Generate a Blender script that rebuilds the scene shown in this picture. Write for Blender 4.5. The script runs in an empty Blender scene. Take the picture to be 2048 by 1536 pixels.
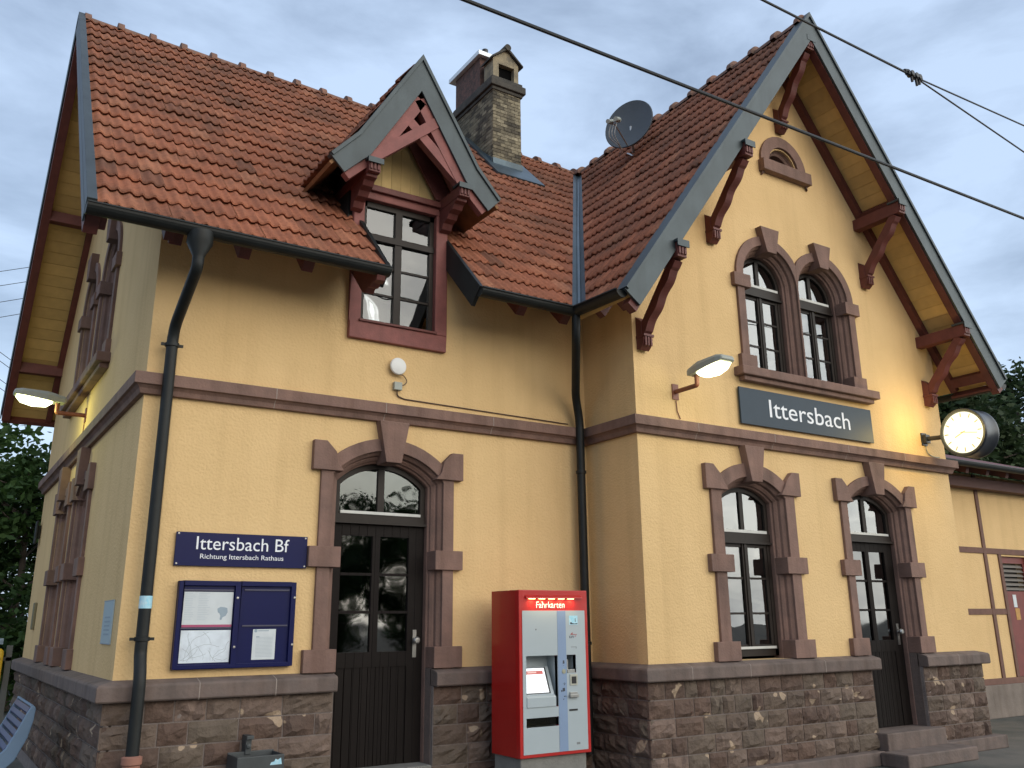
import bpy, bmesh, math, random
from mathutils import Vector, Matrix
from mathutils.geometry import tessellate_polygon
R = random.Random(7)
S = bpy.context.scene
COL = S.collection

# ------------------------------------------------------------------ camera
cam_d = bpy.data.cameras.new('camera'); cam = bpy.data.objects.new('camera', cam_d); COL.objects.link(cam)
_r = Vector((0.8403716, -0.5419285, -0.0094365)); _u = Vector((-0.1450187, -0.2415886, 0.9594814)); _w = Vector((0.5222501, 0.8049525, 0.2816139))
M = Matrix((( _r.x, _u.x, -_w.x, -1.41516), (_r.y, _u.y, -_w.y, -8.19094), (_r.z, _u.z, -_w.z, 0.42178), (0, 0, 0, 1)))
cam.matrix_world = M
cam_d.sensor_width = 36; cam_d.lens = 1786.835 / 2048 * 36
cam_d.shift_x = -5.185 / 2048; cam_d.shift_y = -47.735 / 2048
cam_d.clip_start = 0.1; cam_d.clip_end = 3000
S.camera = cam
S.render.resolution_x = 1024; S.render.resolution_y = 768

# ------------------------------------------------------------------ sky, sun, exposure
SUN_EL = math.radians(24); SUN_AZ = math.radians(5)      # azimuth: 0 = straight from behind the camera side (-y), + towards +x
W = bpy.data.worlds.new('World'); S.world = W; W.use_nodes = True
nt = W.node_tree; nt.nodes.clear()
def N(t, ty, **kw):
    n = t.nodes.new(ty)
    for k, v in kw.items(): setattr(n, k, v)
    return n
out = N(nt, 'ShaderNodeOutputWorld'); add = N(nt, 'ShaderNodeAddShader')
bg1 = N(nt, 'ShaderNodeBackground'); bg2 = N(nt, 'ShaderNodeBackground')
sky = N(nt, 'ShaderNodeTexSky'); sky.sky_type = 'NISHITA'; sky.sun_disc = False
sky.sun_elevation = SUN_EL; sky.sun_rotation = math.pi - SUN_AZ; sky.air_density = 1.2; sky.dust_density = 2.5
nt.links.new(sky.outputs[0], bg1.inputs[0]); bg1.inputs[1].default_value = 0.05
tc = N(nt, 'ShaderNodeTexCoord'); mp = N(nt, 'ShaderNodeMapping'); mp.inputs['Scale'].default_value = (1.0, 1.0, 2.6)
mp.inputs['Location'].default_value = (0.35, 0.1, 0.2)
no = N(nt, 'ShaderNodeTexNoise'); no.inputs['Scale'].default_value = 2.9; no.inputs['Detail'].default_value = 8; no.inputs['Roughness'].default_value = 0.56; no.inputs['Distortion'].default_value = 0.25
rp = N(nt, 'ShaderNodeValToRGB'); rp.color_ramp.elements[0].position = 0.38; rp.color_ramp.elements[0].color = (0.30, 0.385, 0.53, 1)
rp.color_ramp.elements[1].position = 0.62; rp.color_ramp.elements[1].color = (0.57, 0.71, 0.93, 1)
nt.links.new(tc.outputs['Generated'], mp.inputs[0]); nt.links.new(mp.outputs[0], no.inputs[0]); nt.links.new(no.outputs[0], rp.inputs[0])
# sunset side of the cloud deck (behind the camera) is brighter and warmer, as the windows reflect it
dt = N(nt, 'ShaderNodeVectorMath', operation='DOT_PRODUCT'); dt.inputs[1].default_value = (0.78, -0.605, 0.16)
nt.links.new(tc.outputs['Generated'], dt.inputs[0])
mr = N(nt, 'ShaderNodeMapRange'); mr.inputs[1].default_value = 0.68; mr.inputs[2].default_value = 0.97; nt.links.new(dt.outputs['Value'], mr.inputs[0])
no2 = N(nt, 'ShaderNodeTexNoise'); no2.inputs['Scale'].default_value = 3.4; no2.inputs['Detail'].default_value = 8; no2.inputs['Roughness'].default_value = 0.6
nt.links.new(mp.outputs[0], no2.inputs[0])
rp2 = N(nt, 'ShaderNodeValToRGB'); rp2.color_ramp.elements[0].position = 0.36; rp2.color_ramp.elements[0].color = (1.35, 1.5, 1.6, 1)
rp2.color_ramp.elements[1].position = 0.56; rp2.color_ramp.elements[1].color = (3.1, 3.15, 3.0, 1)
nt.links.new(no2.outputs[0], rp2.inputs[0])
mx = N(nt, 'ShaderNodeMixRGB'); nt.links.new(mr.outputs[0], mx.inputs[0]); nt.links.new(rp.outputs[0], mx.inputs[1]); nt.links.new(rp2.outputs[0], mx.inputs[2])
nt.links.new(mx.outputs[0], bg2.inputs[0]); bg2.inputs[1].default_value = 1.0
nt.links.new(bg1.outputs[0], add.inputs[0]); nt.links.new(bg2.outputs[0], add.inputs[1]); nt.links.new(add.outputs[0], out.inputs[0])

sd = bpy.data.lights.new('sun', 'SUN'); sd.energy = 1.2; sd.angle = math.radians(70); sd.color = (1.0, 0.93, 0.78)
sun = bpy.data.objects.new('sun', sd); COL.objects.link(sun)
sdir = Vector((math.sin(SUN_AZ) * math.cos(SUN_EL), -math.cos(SUN_AZ) * math.cos(SUN_EL), math.sin(SUN_EL)))
sun.rotation_euler = sdir.to_track_quat('Z', 'Y').to_euler(); sun.location = (0, -30, 30)
S.view_settings.view_transform = 'Standard'; S.view_settings.look = 'None'; S.view_settings.gamma = 1
S.view_settings.exposure = -0.08

# ------------------------------------------------------------------ materials
def newmat(name):
    m = bpy.data.materials.new(name); m.use_nodes = True; t = m.node_tree
    return m, t, t.nodes['Principled BSDF']
def pm(name, c, rough=0.7, var=0.15, scale=4.0, bump=0.0, bscale=60.0, metal=0.0, c2=None, detail=6, spec=0.5, coat=0.0, bd=0.01, grime=0.0):
    m, t, b = newmat(name)
    co = N(t, 'ShaderNodeTexCoord')
    n = N(t, 'ShaderNodeTexNoise'); n.inputs['Scale'].default_value = scale; n.inputs['Detail'].default_value = detail; n.inputs['Roughness'].default_value = 0.65
    t.links.new(co.outputs['Object'], n.inputs[0])
    r = N(t, 'ShaderNodeValToRGB'); r.color_ramp.elements[0].position = 0.3; r.color_ramp.elements[1].position = 0.72
    a = c2 if c2 else [x * (1 - var) for x in c]; z = [min(1, x * (1 + var)) for x in c]
    r.color_ramp.elements[0].color = (*a, 1); r.color_ramp.elements[1].color = (*z, 1)
    t.links.new(n.outputs[0], r.inputs[0]); last = r.outputs[0]
    if grime:
        mp = N(t, 'ShaderNodeMapping'); mp.inputs['Scale'].default_value = (7, 7, 0.7); t.links.new(co.outputs['Object'], mp.inputs[0])
        g = N(t, 'ShaderNodeTexNoise'); g.inputs['Scale'].default_value = 1.0; g.inputs['Detail'].default_value = 4; t.links.new(mp.outputs[0], g.inputs[0])
        gr = N(t, 'ShaderNodeMapRange'); gr.inputs[1].default_value = 0.45; gr.inputs[2].default_value = 0.8; gr.inputs[3].default_value = 0; gr.inputs[4].default_value = grime
        t.links.new(g.outputs[0], gr.inputs[0])
        gm = N(t, 'ShaderNodeMixRGB', blend_type='MULTIPLY'); t.links.new(gr.outputs[0], gm.inputs[0]); t.links.new(last, gm.inputs[1]); gm.inputs[2].default_value = (0.45, 0.40, 0.36, 1)
        last = gm.outputs[0]
    t.links.new(last, b.inputs['Base Color'])
    b.inputs['Roughness'].default_value = rough; b.inputs['Metallic'].default_value = metal
    b.inputs['Specular IOR Level'].default_value = spec; b.inputs['Coat Weight'].default_value = coat
    if bump:
        n2 = N(t, 'ShaderNodeTexNoise'); n2.inputs['Scale'].default_value = bscale; n2.inputs['Detail'].default_value = 5; t.links.new(co.outputs['Object'], n2.inputs[0])
        bu = N(t, 'ShaderNodeBump'); bu.inputs['Strength'].default_value = bump; bu.inputs['Distance'].default_value = bd
        t.links.new(n2.outputs[0], bu.inputs['Height']); t.links.new(bu.outputs[0], b.inputs['Normal'])
    return m
def emis(name, c, s):
    m, t, b = newmat(name); b.inputs['Base Color'].default_value = (0, 0, 0, 1); b.inputs['Emission Color'].default_value = (*c, 1); b.inputs['Emission Strength'].default_value = s
    return m
def glassmat(name, tint, ior=1.7, rough=0.0, wob=0.06):
    m, t, b = newmat(name); t.nodes.remove(b); o = t.nodes['Material Output']
    tr = N(t, 'ShaderNodeBsdfTransparent'); tr.inputs[0].default_value = (*tint, 1); gl = N(t, 'ShaderNodeBsdfGlossy'); gl.inputs['Roughness'].default_value = rough
    f = N(t, 'ShaderNodeFresnel'); f.inputs[0].default_value = ior; mxs = N(t, 'ShaderNodeMixShader')
    co = N(t, 'ShaderNodeTexCoord'); n = N(t, 'ShaderNodeTexNoise'); n.inputs['Scale'].default_value = 2.5; n.inputs['Detail'].default_value = 1
    bu = N(t, 'ShaderNodeBump'); bu.inputs['Strength'].default_value = wob; bu.inputs['Distance'].default_value = 0.05
    t.links.new(co.outputs['Object'], n.inputs[0]); t.links.new(n.outputs[0], bu.inputs['Height']); t.links.new(bu.outputs[0], gl.inputs['Normal'])
    t.links.new(f.outputs[0], mxs.inputs[0]); t.links.new(tr.outputs[0], mxs.inputs[1]); t.links.new(gl.outputs[0], mxs.inputs[2]); t.links.new(mxs.outputs[0], o.inputs[0])
    return m
def stucco():
    m, t, b = newmat('yellow_stucco')
    co = N(t, 'ShaderNodeTexCoord')
    n = N(t, 'ShaderNodeTexNoise'); n.inputs['Scale'].default_value = 1.1; n.inputs['Detail'].default_value = 7; n.inputs['Roughness'].default_value = 0.6
    r = N(t, 'ShaderNodeValToRGB'); r.color_ramp.elements[0].position = 0.3; r.color_ramp.elements[1].position = 0.7
    r.color_ramp.elements[0].color = (0.66, 0.455, 0.222, 1); r.color_ramp.elements[1].color = (0.73, 0.51, 0.258, 1)
    mp = N(t, 'ShaderNodeMapping'); mp.inputs['Scale'].default_value = (5, 5, 0.35)
    g = N(t, 'ShaderNodeTexNoise'); g.inputs['Scale'].default_value = 1.0; g.inputs['Detail'].default_value = 5
    gr = N(t, 'ShaderNodeMapRange'); gr.inputs[1].default_value = 0.5; gr.inputs[2].default_value = 0.85; gr.inputs[4].default_value = 0.28
    gm = N(t, 'ShaderNodeMixRGB', blend_type='MULTIPLY'); gm.inputs[2].default_value = (0.55, 0.48, 0.42, 1)
    t.links.new(co.outputs['Object'], n.inputs[0]); t.links.new(n.outputs[0], r.inputs[0]); t.links.new(co.outputs['Object'], mp.inputs[0]); t.links.new(mp.outputs[0], g.inputs[0])
    t.links.new(g.outputs[0], gr.inputs[0]); t.links.new(gr.outputs[0], gm.inputs[0]); t.links.new(r.outputs[0], gm.inputs[1]); t.links.new(gm.outputs[0], b.inputs['Base Color'])
    b.inputs['Roughness'].default_value = 0.9; b.inputs['Specular IOR Level'].default_value = 0.2
    a1 = N(t, 'ShaderNodeTexNoise'); a1.inputs['Scale'].default_value = 38; a1.inputs['Detail'].default_value = 4
    a2 = N(t, 'ShaderNodeTexNoise'); a2.inputs['Scale'].default_value = 7; a2.inputs['Detail'].default_value = 3
    a3 = N(t, 'ShaderNodeTexVoronoi'); a3.inputs['Scale'].default_value = 45
    s = N(t, 'ShaderNodeMath', operation='MULTIPLY_ADD'); s.inputs[1].default_value = 0.5
    s2 = N(t, 'ShaderNodeMath', operation='ADD')
    for q in (a1, a2, a3): t.links.new(co.outputs['Object'], q.inputs[0])
    t.links.new(a3.outputs['Distance'], s.inputs[0]); t.links.new(a1.outputs[0], s.inputs[2]); t.links.new(s.outputs[0], s2.inputs[0]); t.links.new(a2.outputs[0], s2.inputs[1])
    bu = N(t, 'ShaderNodeBump'); bu.inputs['Strength'].default_value = 0.42; bu.inputs['Distance'].default_value = 0.012
    t.links.new(s2.outputs[0], bu.inputs['Height']); t.links.new(bu.outputs[0], b.inputs['Normal'])
    return m
def tintmat(name, stops, rough=0.8, nscale=1.2, nmix=0.45, bump=0.3, bscale=30, dark=(0.07, 0.05, 0.045), patch=None, fine=14, ztop=None):
    """colour per tile or per stone from the face attribute 'tint', weathered by noise"""
    m, t, b = newmat(name)
    at = N(t, 'ShaderNodeAttribute'); at.attribute_name = 'tint'
    r = N(t, 'ShaderNodeValToRGB'); el = r.color_ramp.elements
    el[0].position = stops[0][0]; el[0].color = (*stops[0][1], 1); el[1].position = stops[-1][0]; el[1].color = (*stops[-1][1], 1)
    for p, c in stops[1:-1]: e = el.new(p); e.color = (*c, 1)
    t.links.new(at.outputs['Fac'], r.inputs[0])
    co = N(t, 'ShaderNodeTexCoord')
    n = N(t, 'ShaderNodeTexNoise'); n.inputs['Scale'].default_value = nscale; n.inputs['Detail'].default_value = 8; n.inputs['Roughness'].default_value = 0.7
    t.links.new(co.outputs['Object'], n.inputs[0])
    gr = N(t, 'ShaderNodeMapRange'); gr.inputs[1].default_value = 0.42; gr.inputs[2].default_value = 0.68; gr.inputs[4].default_value = nmix; t.links.new(n.outputs[0], gr.inputs[0])
    fac = gr.outputs[0]
    if ztop:   # older lichen growth towards the ridge
        sz = N(t, 'ShaderNodeSeparateXYZ'); t.links.new(co.outputs['Object'], sz.inputs[0]); zr_ = N(t, 'ShaderNodeMapRange'); zr_.inputs[1].default_value = ztop[0]; zr_.inputs[2].default_value = ztop[1]; zr_.inputs[4].default_value = ztop[2]; t.links.new(sz.outputs[2], zr_.inputs[0])
        ad = N(t, 'ShaderNodeMath', operation='ADD', use_clamp=True); t.links.new(fac, ad.inputs[0]); t.links.new(zr_.outputs[0], ad.inputs[1]); fac = ad.outputs[0]
    mx = N(t, 'ShaderNodeMixRGB'); mx.inputs[2].default_value = (*dark, 1); t.links.new(fac, mx.inputs[0]); t.links.new(r.outputs[0], mx.inputs[1])
    n3 = N(t, 'ShaderNodeTexNoise'); n3.inputs['Scale'].default_value = fine; n3.inputs['Detail'].default_value = 6; t.links.new(co.outputs['Object'], n3.inputs[0])
    m3 = N(t, 'ShaderNodeMapRange'); m3.inputs[3].default_value = 0.6; m3.inputs[4].default_value = 1.4; t.links.new(n3.outputs[0], m3.inputs[0])
    mu = N(t, 'ShaderNodeMixRGB', blend_type='MULTIPLY'); mu.inputs[0].default_value = 1; t.links.new(mx.outputs[0], mu.inputs[1]); t.links.new(m3.outputs[0], mu.inputs[2]); last = mu.outputs[0]
    if patch:
        pn = N(t, 'ShaderNodeTexNoise'); pn.inputs['Scale'].default_value = 4.2; pn.inputs['Detail'].default_value = 2; t.links.new(co.outputs['Object'], pn.inputs[0])
        pr = N(t, 'ShaderNodeMapRange'); pr.inputs[1].default_value = 0.665; pr.inputs[2].default_value = 0.68; t.links.new(pn.outputs[0], pr.inputs[0])
        pmx = N(t, 'ShaderNodeMixRGB'); pmx.inputs[2].default_value = (*patch, 1); t.links.new(pr.outputs[0], pmx.inputs[0]); t.links.new(last, pmx.inputs[1]); last = pmx.outputs[0]
    t.links.new(last, b.inputs['Base Color']); b.inputs['Roughness'].default_value = rough; b.inputs['Specular IOR Level'].default_value = 0.3
    n2 = N(t, 'ShaderNodeTexNoise'); n2.inputs['Scale'].default_value = bscale; n2.inputs['Detail'].default_value = 8; t.links.new(co.outputs['Object'], n2.inputs[0])
    bu = N(t, 'ShaderNodeBump'); bu.inputs['Strength'].default_value = bump; bu.inputs['Distance'].default_value = 0.02
    t.links.new(n2.outputs[0], bu.inputs['Height']); t.links.new(bu.outputs[0], b.inputs['Normal'])
    return m
def boards(name, c, axis, pitch, rough=0.75, spec=0.4):
    """painted boards: joints every pitch metres along an object axis"""
    m, t, b = newmat(name); co = N(t, 'ShaderNodeTexCoord'); sx = N(t, 'ShaderNodeSeparateXYZ'); t.links.new(co.outputs['Object'], sx.inputs[0])
    d = N(t, 'ShaderNodeMath', operation='DIVIDE'); d.inputs[1].default_value = pitch; t.links.new(sx.outputs[axis], d.inputs[0])
    fr = N(t, 'ShaderNodeMath', operation='FRACT'); t.links.new(d.outputs[0], fr.inputs[0])
    cmp_ = N(t, 'ShaderNodeMapRange'); cmp_.inputs[1].default_value = 0.0; cmp_.inputs[2].default_value = 0.06; t.links.new(fr.outputs[0], cmp_.inputs[0])
    fl = N(t, 'ShaderNodeMath', operation='FLOOR'); t.links.new(d.outputs[0], fl.inputs[0]); wn = N(t, 'ShaderNodeTexWhiteNoise', noise_dimensions='1D'); t.links.new(fl.outputs[0], wn.inputs['W'])
    v = N(t, 'ShaderNodeMapRange'); v.inputs[3].default_value = 0.86; v.inputs[4].default_value = 1.08; t.links.new(wn.outputs['Value'], v.inputs[0])
    n = N(t, 'ShaderNodeTexNoise'); n.inputs['Scale'].default_value = 9; n.inputs['Detail'].default_value = 6; t.links.new(co.outputs['Object'], n.inputs[0])
    nr = N(t, 'ShaderNodeMapRange'); nr.inputs[3].default_value = 0.8; nr.inputs[4].default_value = 1.15; t.links.new(n.outputs[0], nr.inputs[0])
    mm = N(t, 'ShaderNodeMath', operation='MULTIPLY'); t.links.new(v.outputs[0], mm.inputs[0]); t.links.new(nr.outputs[0], mm.inputs[1])
    mu = N(t, 'ShaderNodeMixRGB', blend_type='MULTIPLY'); mu.inputs[0].default_value = 1; mu.inputs[1].default_value = (*c, 1); t.links.new(mm.outputs[0], mu.inputs[2])
    t.links.new(mu.outputs[0], b.inputs['Base Color']); b.inputs['Roughness'].default_value = rough; b.inputs['Specular IOR Level'].default_value = spec
    bu = N(t, 'ShaderNodeBump'); bu.inputs['Strength'].default_value = 0.7; bu.inputs['Distance'].default_value = 0.01; t.links.new(cmp_.outputs[0], bu.inputs['Height']); t.links.new(bu.outputs[0], b.inputs['Normal'])
    return m
STUCCO = stucco()
STONE = pm('painted_sandstone', (0.215, 0.127, 0.100), 0.85, 0.16, 3.5, 0.45, 45, grime=0.65, c2=(0.155, 0.096, 0.078))
STONE2 = pm('weathered_sandstone', (0.148, 0.108, 0.092), 0.9, 0.22, 5, 0.5, 30, grime=0.7, c2=(0.12, 0.095, 0.085))
ROCK = tintmat('rough_sandstone', [(0.0, (0.098, 0.064, 0.050)), (0.35, (0.13, 0.084, 0.064)), (0.7, (0.13, 0.102, 0.078)), (1.0, (0.18, 0.125, 0.10))], 0.92, 2.2, 0.5, 0.9, 22, (0.085, 0.065, 0.055), patch=(0.36, 0.27, 0.19), fine=9)
MORTAR = pm('mortar', (0.20, 0.165, 0.15), 0.95, 0.25, 12, 0.6, 60)
TILE = tintmat('clay_tiles', [(0.0, (0.175, 0.072, 0.043)), (0.3, (0.265, 0.096, 0.053)), (0.65, (0.32, 0.115, 0.061)), (1.0, (0.40, 0.168, 0.094))], 0.8, 1.3, 0.58, 0.35, 55, (0.095, 0.054, 0.036), fine=26, ztop=(5.2, 10.2, 0.34))
RIDGE = pm('ridge_clay', (0.19, 0.09, 0.06), 0.8, 0.35, 6, 0.4, 40, c2=(0.11, 0.07, 0.05))
ZINC = pm('zinc_sheet', (0.058, 0.072, 0.078), 0.5, 0.15, 3, 0.08, 12, 0.45, grime=0.35)
ZINCD = pm('dark_zinc', (0.012, 0.014, 0.014), 0.5, 0.3, 5, 0.1, 20, 0.0, spec=0.3, grime=0.4)
VALLEY = pm('valley_zinc', (0.075, 0.105, 0.125), 0.4, 0.25, 3, 0.1, 10, 0.5, grime=0.4)
WOOD = pm('oxblood_timber', (0.125, 0.032, 0.026), 0.6, 0.22, 7, 0.25, 60, grime=0.3)
WOODP = pm('lit_red_timber', (0.225, 0.072, 0.062), 0.65, 0.18, 7, 0.25, 60, grime=0.3)  # paler copy of the oxblood timber, stronger light put into the colour
FRAME = pm('dark_brown_window_paint', (0.022, 0.016, 0.013), 0.5, 0.2, 8, 0.05, 60, spec=0.25)
DOORW = boards('dark_door_boards', (0.013, 0.010, 0.009), 0, 0.09, 0.6, 0.12)
SOFFX = boards('yellow_soffit_boards', (0.60, 0.40, 0.155), 2, 0.135)
TYMP = boards('yellow_vertical_boards', (0.62, 0.45, 0.20), 0, 0.115)
RAIL = pm('light_weather_bar', (0.55, 0.55, 0.52), 0.5, 0.1)
GLASS = glassmat('window_glass', (0.80, 0.86, 0.84), 2.9)
GLASSD = glassmat('dark_door_glass', (0.10, 0.16, 0.155), 2.5, 0.03)
GLASSF = glassmat('fanlight_glass', (0.42, 0.50, 0.48), 1.85, 0.02)
GLASSB = glassmat('dormer_glass', (0.93, 0.97, 1.0), 2.1)
CURT = pm('white_curtain', (0.55, 0.56, 0.54), 0.9, 0.1, 10)
BLIND = pm('white_blind', (0.70, 0.85, 0.95), 0.6, 0.05)
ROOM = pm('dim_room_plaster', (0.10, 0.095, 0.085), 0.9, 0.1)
NAVY = pm('navy_enamel', (0.002, 0.005, 0.058), 0.35, 0.05, spec=0.2)
SLATE = pm('slate_blue_enamel', (0.022, 0.040, 0.062), 0.45, 0.1, 2, spec=0.25)
WHITE = pm('white_lettering', (0.78, 0.80, 0.84), 0.5, 0.02)
RED = pm('red_powder_coat', (0.42, 0.012, 0.010), 0.32, 0.08, 3, coat=0.2)
PANEL = pm('pale_grey_coat', (0.36, 0.415, 0.44), 0.38, 0.04, 2)
BLUEST = pm('pale_blue_coat', (0.20, 0.28, 0.42), 0.4, 0.06, 2)
STEEL = pm('brushed_steel', (0.38, 0.38, 0.37), 0.35, 0.1, 8, metal=0.9)
BLACK = pm('black_plastic', (0.012, 0.012, 0.013), 0.4, 0.1)
GREYP = pm('lamp_grey_plastic', (0.33, 0.35, 0.31), 0.5, 0.1)
WHITEP = pm('white_plastic', (0.72, 0.72, 0.70), 0.4, 0.03)
CONC = pm('grey_concrete', (0.20, 0.195, 0.18), 0.9, 0.25, 4, 0.5, 50)
ARMR = pm('red_brown_pipe_paint', (0.20, 0.065, 0.035), 0.5, 0.15)
DISHM = pm('graphite_dish', (0.055, 0.065, 0.075), 0.5, 0.1, 3)
PAPER = pm('printed_map', (0.62, 0.68, 0.74), 0.5, 0.14, 9, detail=10)
PAPER2 = pm('printed_sheet', (0.56, 0.60, 0.62), 0.5, 0.05, 9)
MAGENTA = pm('magenta_print', (0.36, 0.06, 0.14), 0.5, 0.05)
GREYINK = pm('grey_ink', (0.27, 0.34, 0.40), 0.5, 0.05)
INK = pm('dark_ink', (0.03, 0.04, 0.06), 0.5, 0.05)
STICK = pm('turquoise_sticker', (0.10, 0.36, 0.48), 0.35, 0.5, 22, c2=(0.55, 0.70, 0.76))
TERRA = pm('terracotta_pipe', (0.30, 0.14, 0.10), 0.8, 0.15)
YELLOW = pm('post_yellow', (0.72, 0.45, 0.03), 0.35, 0.04)
BENCHL = pm('light_blue_steel', (0.12, 0.20, 0.31), 0.45, 0.08)
BENCHD = pm('dark_blue_steel', (0.015, 0.025, 0.11), 0.4, 0.15)
WIRE = pm('wire_black', (0.006, 0.008, 0.012), 0.5, 0.05)

# ------------------------------------------------------------------ mesh helper
class MB:
    def __init__(s): s.v = []; s.f = []; s.t = []
    def add(s, vs, fs, tint=None):
        o = len(s.v); s.v += [Vector(p) for p in vs]
        for f in fs: s.f.append([i + o for i in f]); s.t.append(R.random() if tint is None else tint)
    def box(s, x0, x1, y0, y1, z0, z1, tint=None):
        s.add([(x, y, z) for z in (z0, z1) for y in (y0, y1) for x in (x0, x1)], [(0, 2, 3, 1), (4, 5, 7, 6), (0, 1, 5, 4), (2, 6, 7, 3), (0, 4, 6, 2), (1, 3, 7, 5)], tint); return s
    def fbox(s, F, u0, u1, v0, v1, d0, d1, tint=None):
        s.add([F(u, v, d) for d in (d0, d1) for v in (v0, v1) for u in (u0, u1)], [(0, 2, 3, 1), (4, 5, 7, 6), (0, 1, 5, 4), (2, 6, 7, 3), (0, 4, 6, 2), (1, 3, 7, 5)], tint); return s
    def prism(s, F, loops, d0, d1, caps=True):
        """loops of (u,v): first outer, the rest holes"""
        allp = [p for l in loops for p in l]; n = len(allp)
        tri = tessellate_polygon([[Vector((p[0], p[1], 0)) for p in l] for l in loops])
        vs = [F(p[0], p[1], d0) for p in allp] + [F(p[0], p[1], d1) for p in allp]
        fs = [tuple(t) for t in tri] + [tuple(i + n for i in t) for t in tri] if caps else []
        o = 0
        for l in loops:
            k = len(l)
            for i in range(k): a = o + i; b = o + (i + 1) % k; fs.append((a, b, b + n, a + n))
            o += k
        s.add(vs, fs, 0.5); return s
    def loft(s, curves, closed=False):
        n = len(curves[0]); vs = [p for c in curves for p in c]; fs = []
        for j in range(len(curves) - 1):
            for i in range(n if closed else n - 1):
                a = j * n + i; b = j * n + (i + 1) % n; fs.append((a, b, b + n, a + n))
        s.add(vs, fs, 0.5); return s
    def tube(s, path, r, seg=10, cap=True, r2=None):
        P = [Vector(p) for p in path]; rings = []; up = None
        for i, p in enumerate(P):
            t = (P[min(i + 1, len(P) - 1)] - P[max(i - 1, 0)]).normalized()
            if up is None: up = Vector((0, 0, 1)) if abs(t.z) < 0.9 else Vector((1, 0, 0))
            a = t.cross(up).normalized(); up = a.cross(t).normalized()
            rr = r if r2 is None else r + (r2 - r) * i / (len(P) - 1)
            rings.append([p + a * rr * math.cos(2 * math.pi * k / seg) + up * rr * math.sin(2 * math.pi * k / seg) for k in range(seg)])
        s.loft(rings, True)
        if cap:
            s.add(rings[0], [tuple(range(seg))], 0.5); s.add(rings[-1], [tuple(range(seg))], 0.5)
        return s
    def lathe(s, c, axis, prof, seg=32):
        """prof: (radius, distance along axis)"""
        ax = Vector(axis).normalized(); h = Vector((0, 0, 1)) if abs(ax.z) < 0.9 else Vector((1, 0, 0)); a = ax.cross(h).normalized(); b = ax.cross(a)
        c = Vector(c); s.loft([[c + ax * d + a * r * math.cos(2 * math.pi * k / seg) + b * r * math.sin(2 * math.pi * k / seg) for k in range(seg)] for r, d in prof], True); return s
    def beam(s, p0, p1, w, h, up=(0, 0, 1)):
        p0 = Vector(p0); p1 = Vector(p1); t = (p1 - p0).normalized(); a = t.cross(Vector(up)).normalized(); b = a.cross(t).normalized()
        s.add([p + a * x * w / 2 + b * y * h / 2 for p in (p0, p1) for x, y in ((-1, -1), (1, -1), (1, 1), (-1, 1))], [(0, 3, 2, 1), (4, 5, 6, 7), (0, 1, 5, 4), (1, 2, 6, 5), (2, 3, 7, 6), (3, 0, 4, 7)], 0.5); return s
    def build(s, name, m, parent=None, smooth=False, bevel=0.0, label=None, loc=None):
        org = Vector(loc) if loc else Vector((0, 0, 0))
        base = wloc(parent) if parent else Vector((0, 0, 0))
        me = bpy.data.meshes.new(name); me.from_pydata([p - base - org for p in s.v], [], s.f)
        at = me.attributes.new('tint', 'FLOAT', 'FACE'); at.data.foreach_set('value', s.t)
        bm = bmesh.new(); bm.from_mesh(me); bmesh.ops.remove_doubles(bm, verts=bm.verts, dist=1e-5); bmesh.ops.recalc_face_normals(bm, faces=bm.faces); bm.to_mesh(me); bm.free()
        me.materials.append(m)
        if smooth:
            me.shade_smooth()
            try: me.set_sharp_from_angle(angle=math.radians(40))
            except Exception: pass
        o = bpy.data.objects.new(name, me); COL.objects.link(o); o.location = org
        if parent: o.parent = parent
        if bevel:
            md = o.modifiers.new('bevel', 'BEVEL'); md.width = bevel; md.segments = 2; md.limit_method = 'ANGLE'; md.angle_limit = math.radians(40)
        if label: o['label'] = label
        return o
def wloc(o):
    v = Vector((0, 0, 0))
    while o: v += o.location; o = o.parent
    return v
def thing(name, label, cat, loc, group=None):
    o = bpy.data.objects.new(name, None); COL.objects.link(o); o.location = loc; o.empty_display_size = 0.2
    return tag(o, label, cat, group)
def tag(o, label, cat, group=None, kind=None):
    o['label'] = label; o['category'] = cat
    if group: o['group'] = group
    if kind: o['kind'] = kind
    return o
def struct(o): o['kind'] = 'structure'; return o
def text(s, F, u0, u1, v0, v1, d, name, m, parent, th=0.003, spacing=1.0):
    cu = bpy.data.curves.new(name, 'FONT'); cu.body = s; cu.extrude = 0.5; cu.space_character = spacing; cu.resolution_u = 4
    to = bpy.data.objects.new(name, cu); COL.objects.link(to); dg = bpy.context.evaluated_depsgraph_get(); me0 = to.evaluated_get(dg).to_mesh()
    vs = [v.co.copy() for v in me0.vertices]; fs = [list(p.vertices) for p in me0.polygons]; to.evaluated_get(dg).to_mesh_clear(); bpy.data.objects.remove(to)
    x0 = min(v.x for v in vs); x1 = max(v.x for v in vs); y0 = min(v.y for v in vs); y1 = max(v.y for v in vs)
    b = MB(); b.add([F(u0 + (v.x - x0) / (x1 - x0) * (u1 - u0), v0 + (v.y - y0) / (y1 - y0) * (v1 - v0), d + (v.z + 0.5) * th) for v in vs], fs, 0.5)
    return b.build(name, m, parent)

# ------------------------------------------------------------------ main dimensions
L, P, WW, D = 4.88, 0.916, 5.75, 7.37
X1 = L + WW; GR = -1.2; YR = 3.685
XC = 7.72; YF = -1.63
def zm(y): return 3.74 + 1.0536 * (y + 0.70)
def zw(x): return 3.62 + 1.346 * (x - 4.22)
FM = lambda u, v, d: Vector((u, -d, v))
FG = lambda u, v, d: Vector((u, -P - d, v))
FL = lambda u, v, d: Vector((-d, u, v))
FS = lambda u, v, d: Vector((L - d, u, v))
FR = lambda u, v, d: Vector((X1 + d, u, v))
FB = lambda u, v, d: Vector((u, D + d, v))

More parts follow.
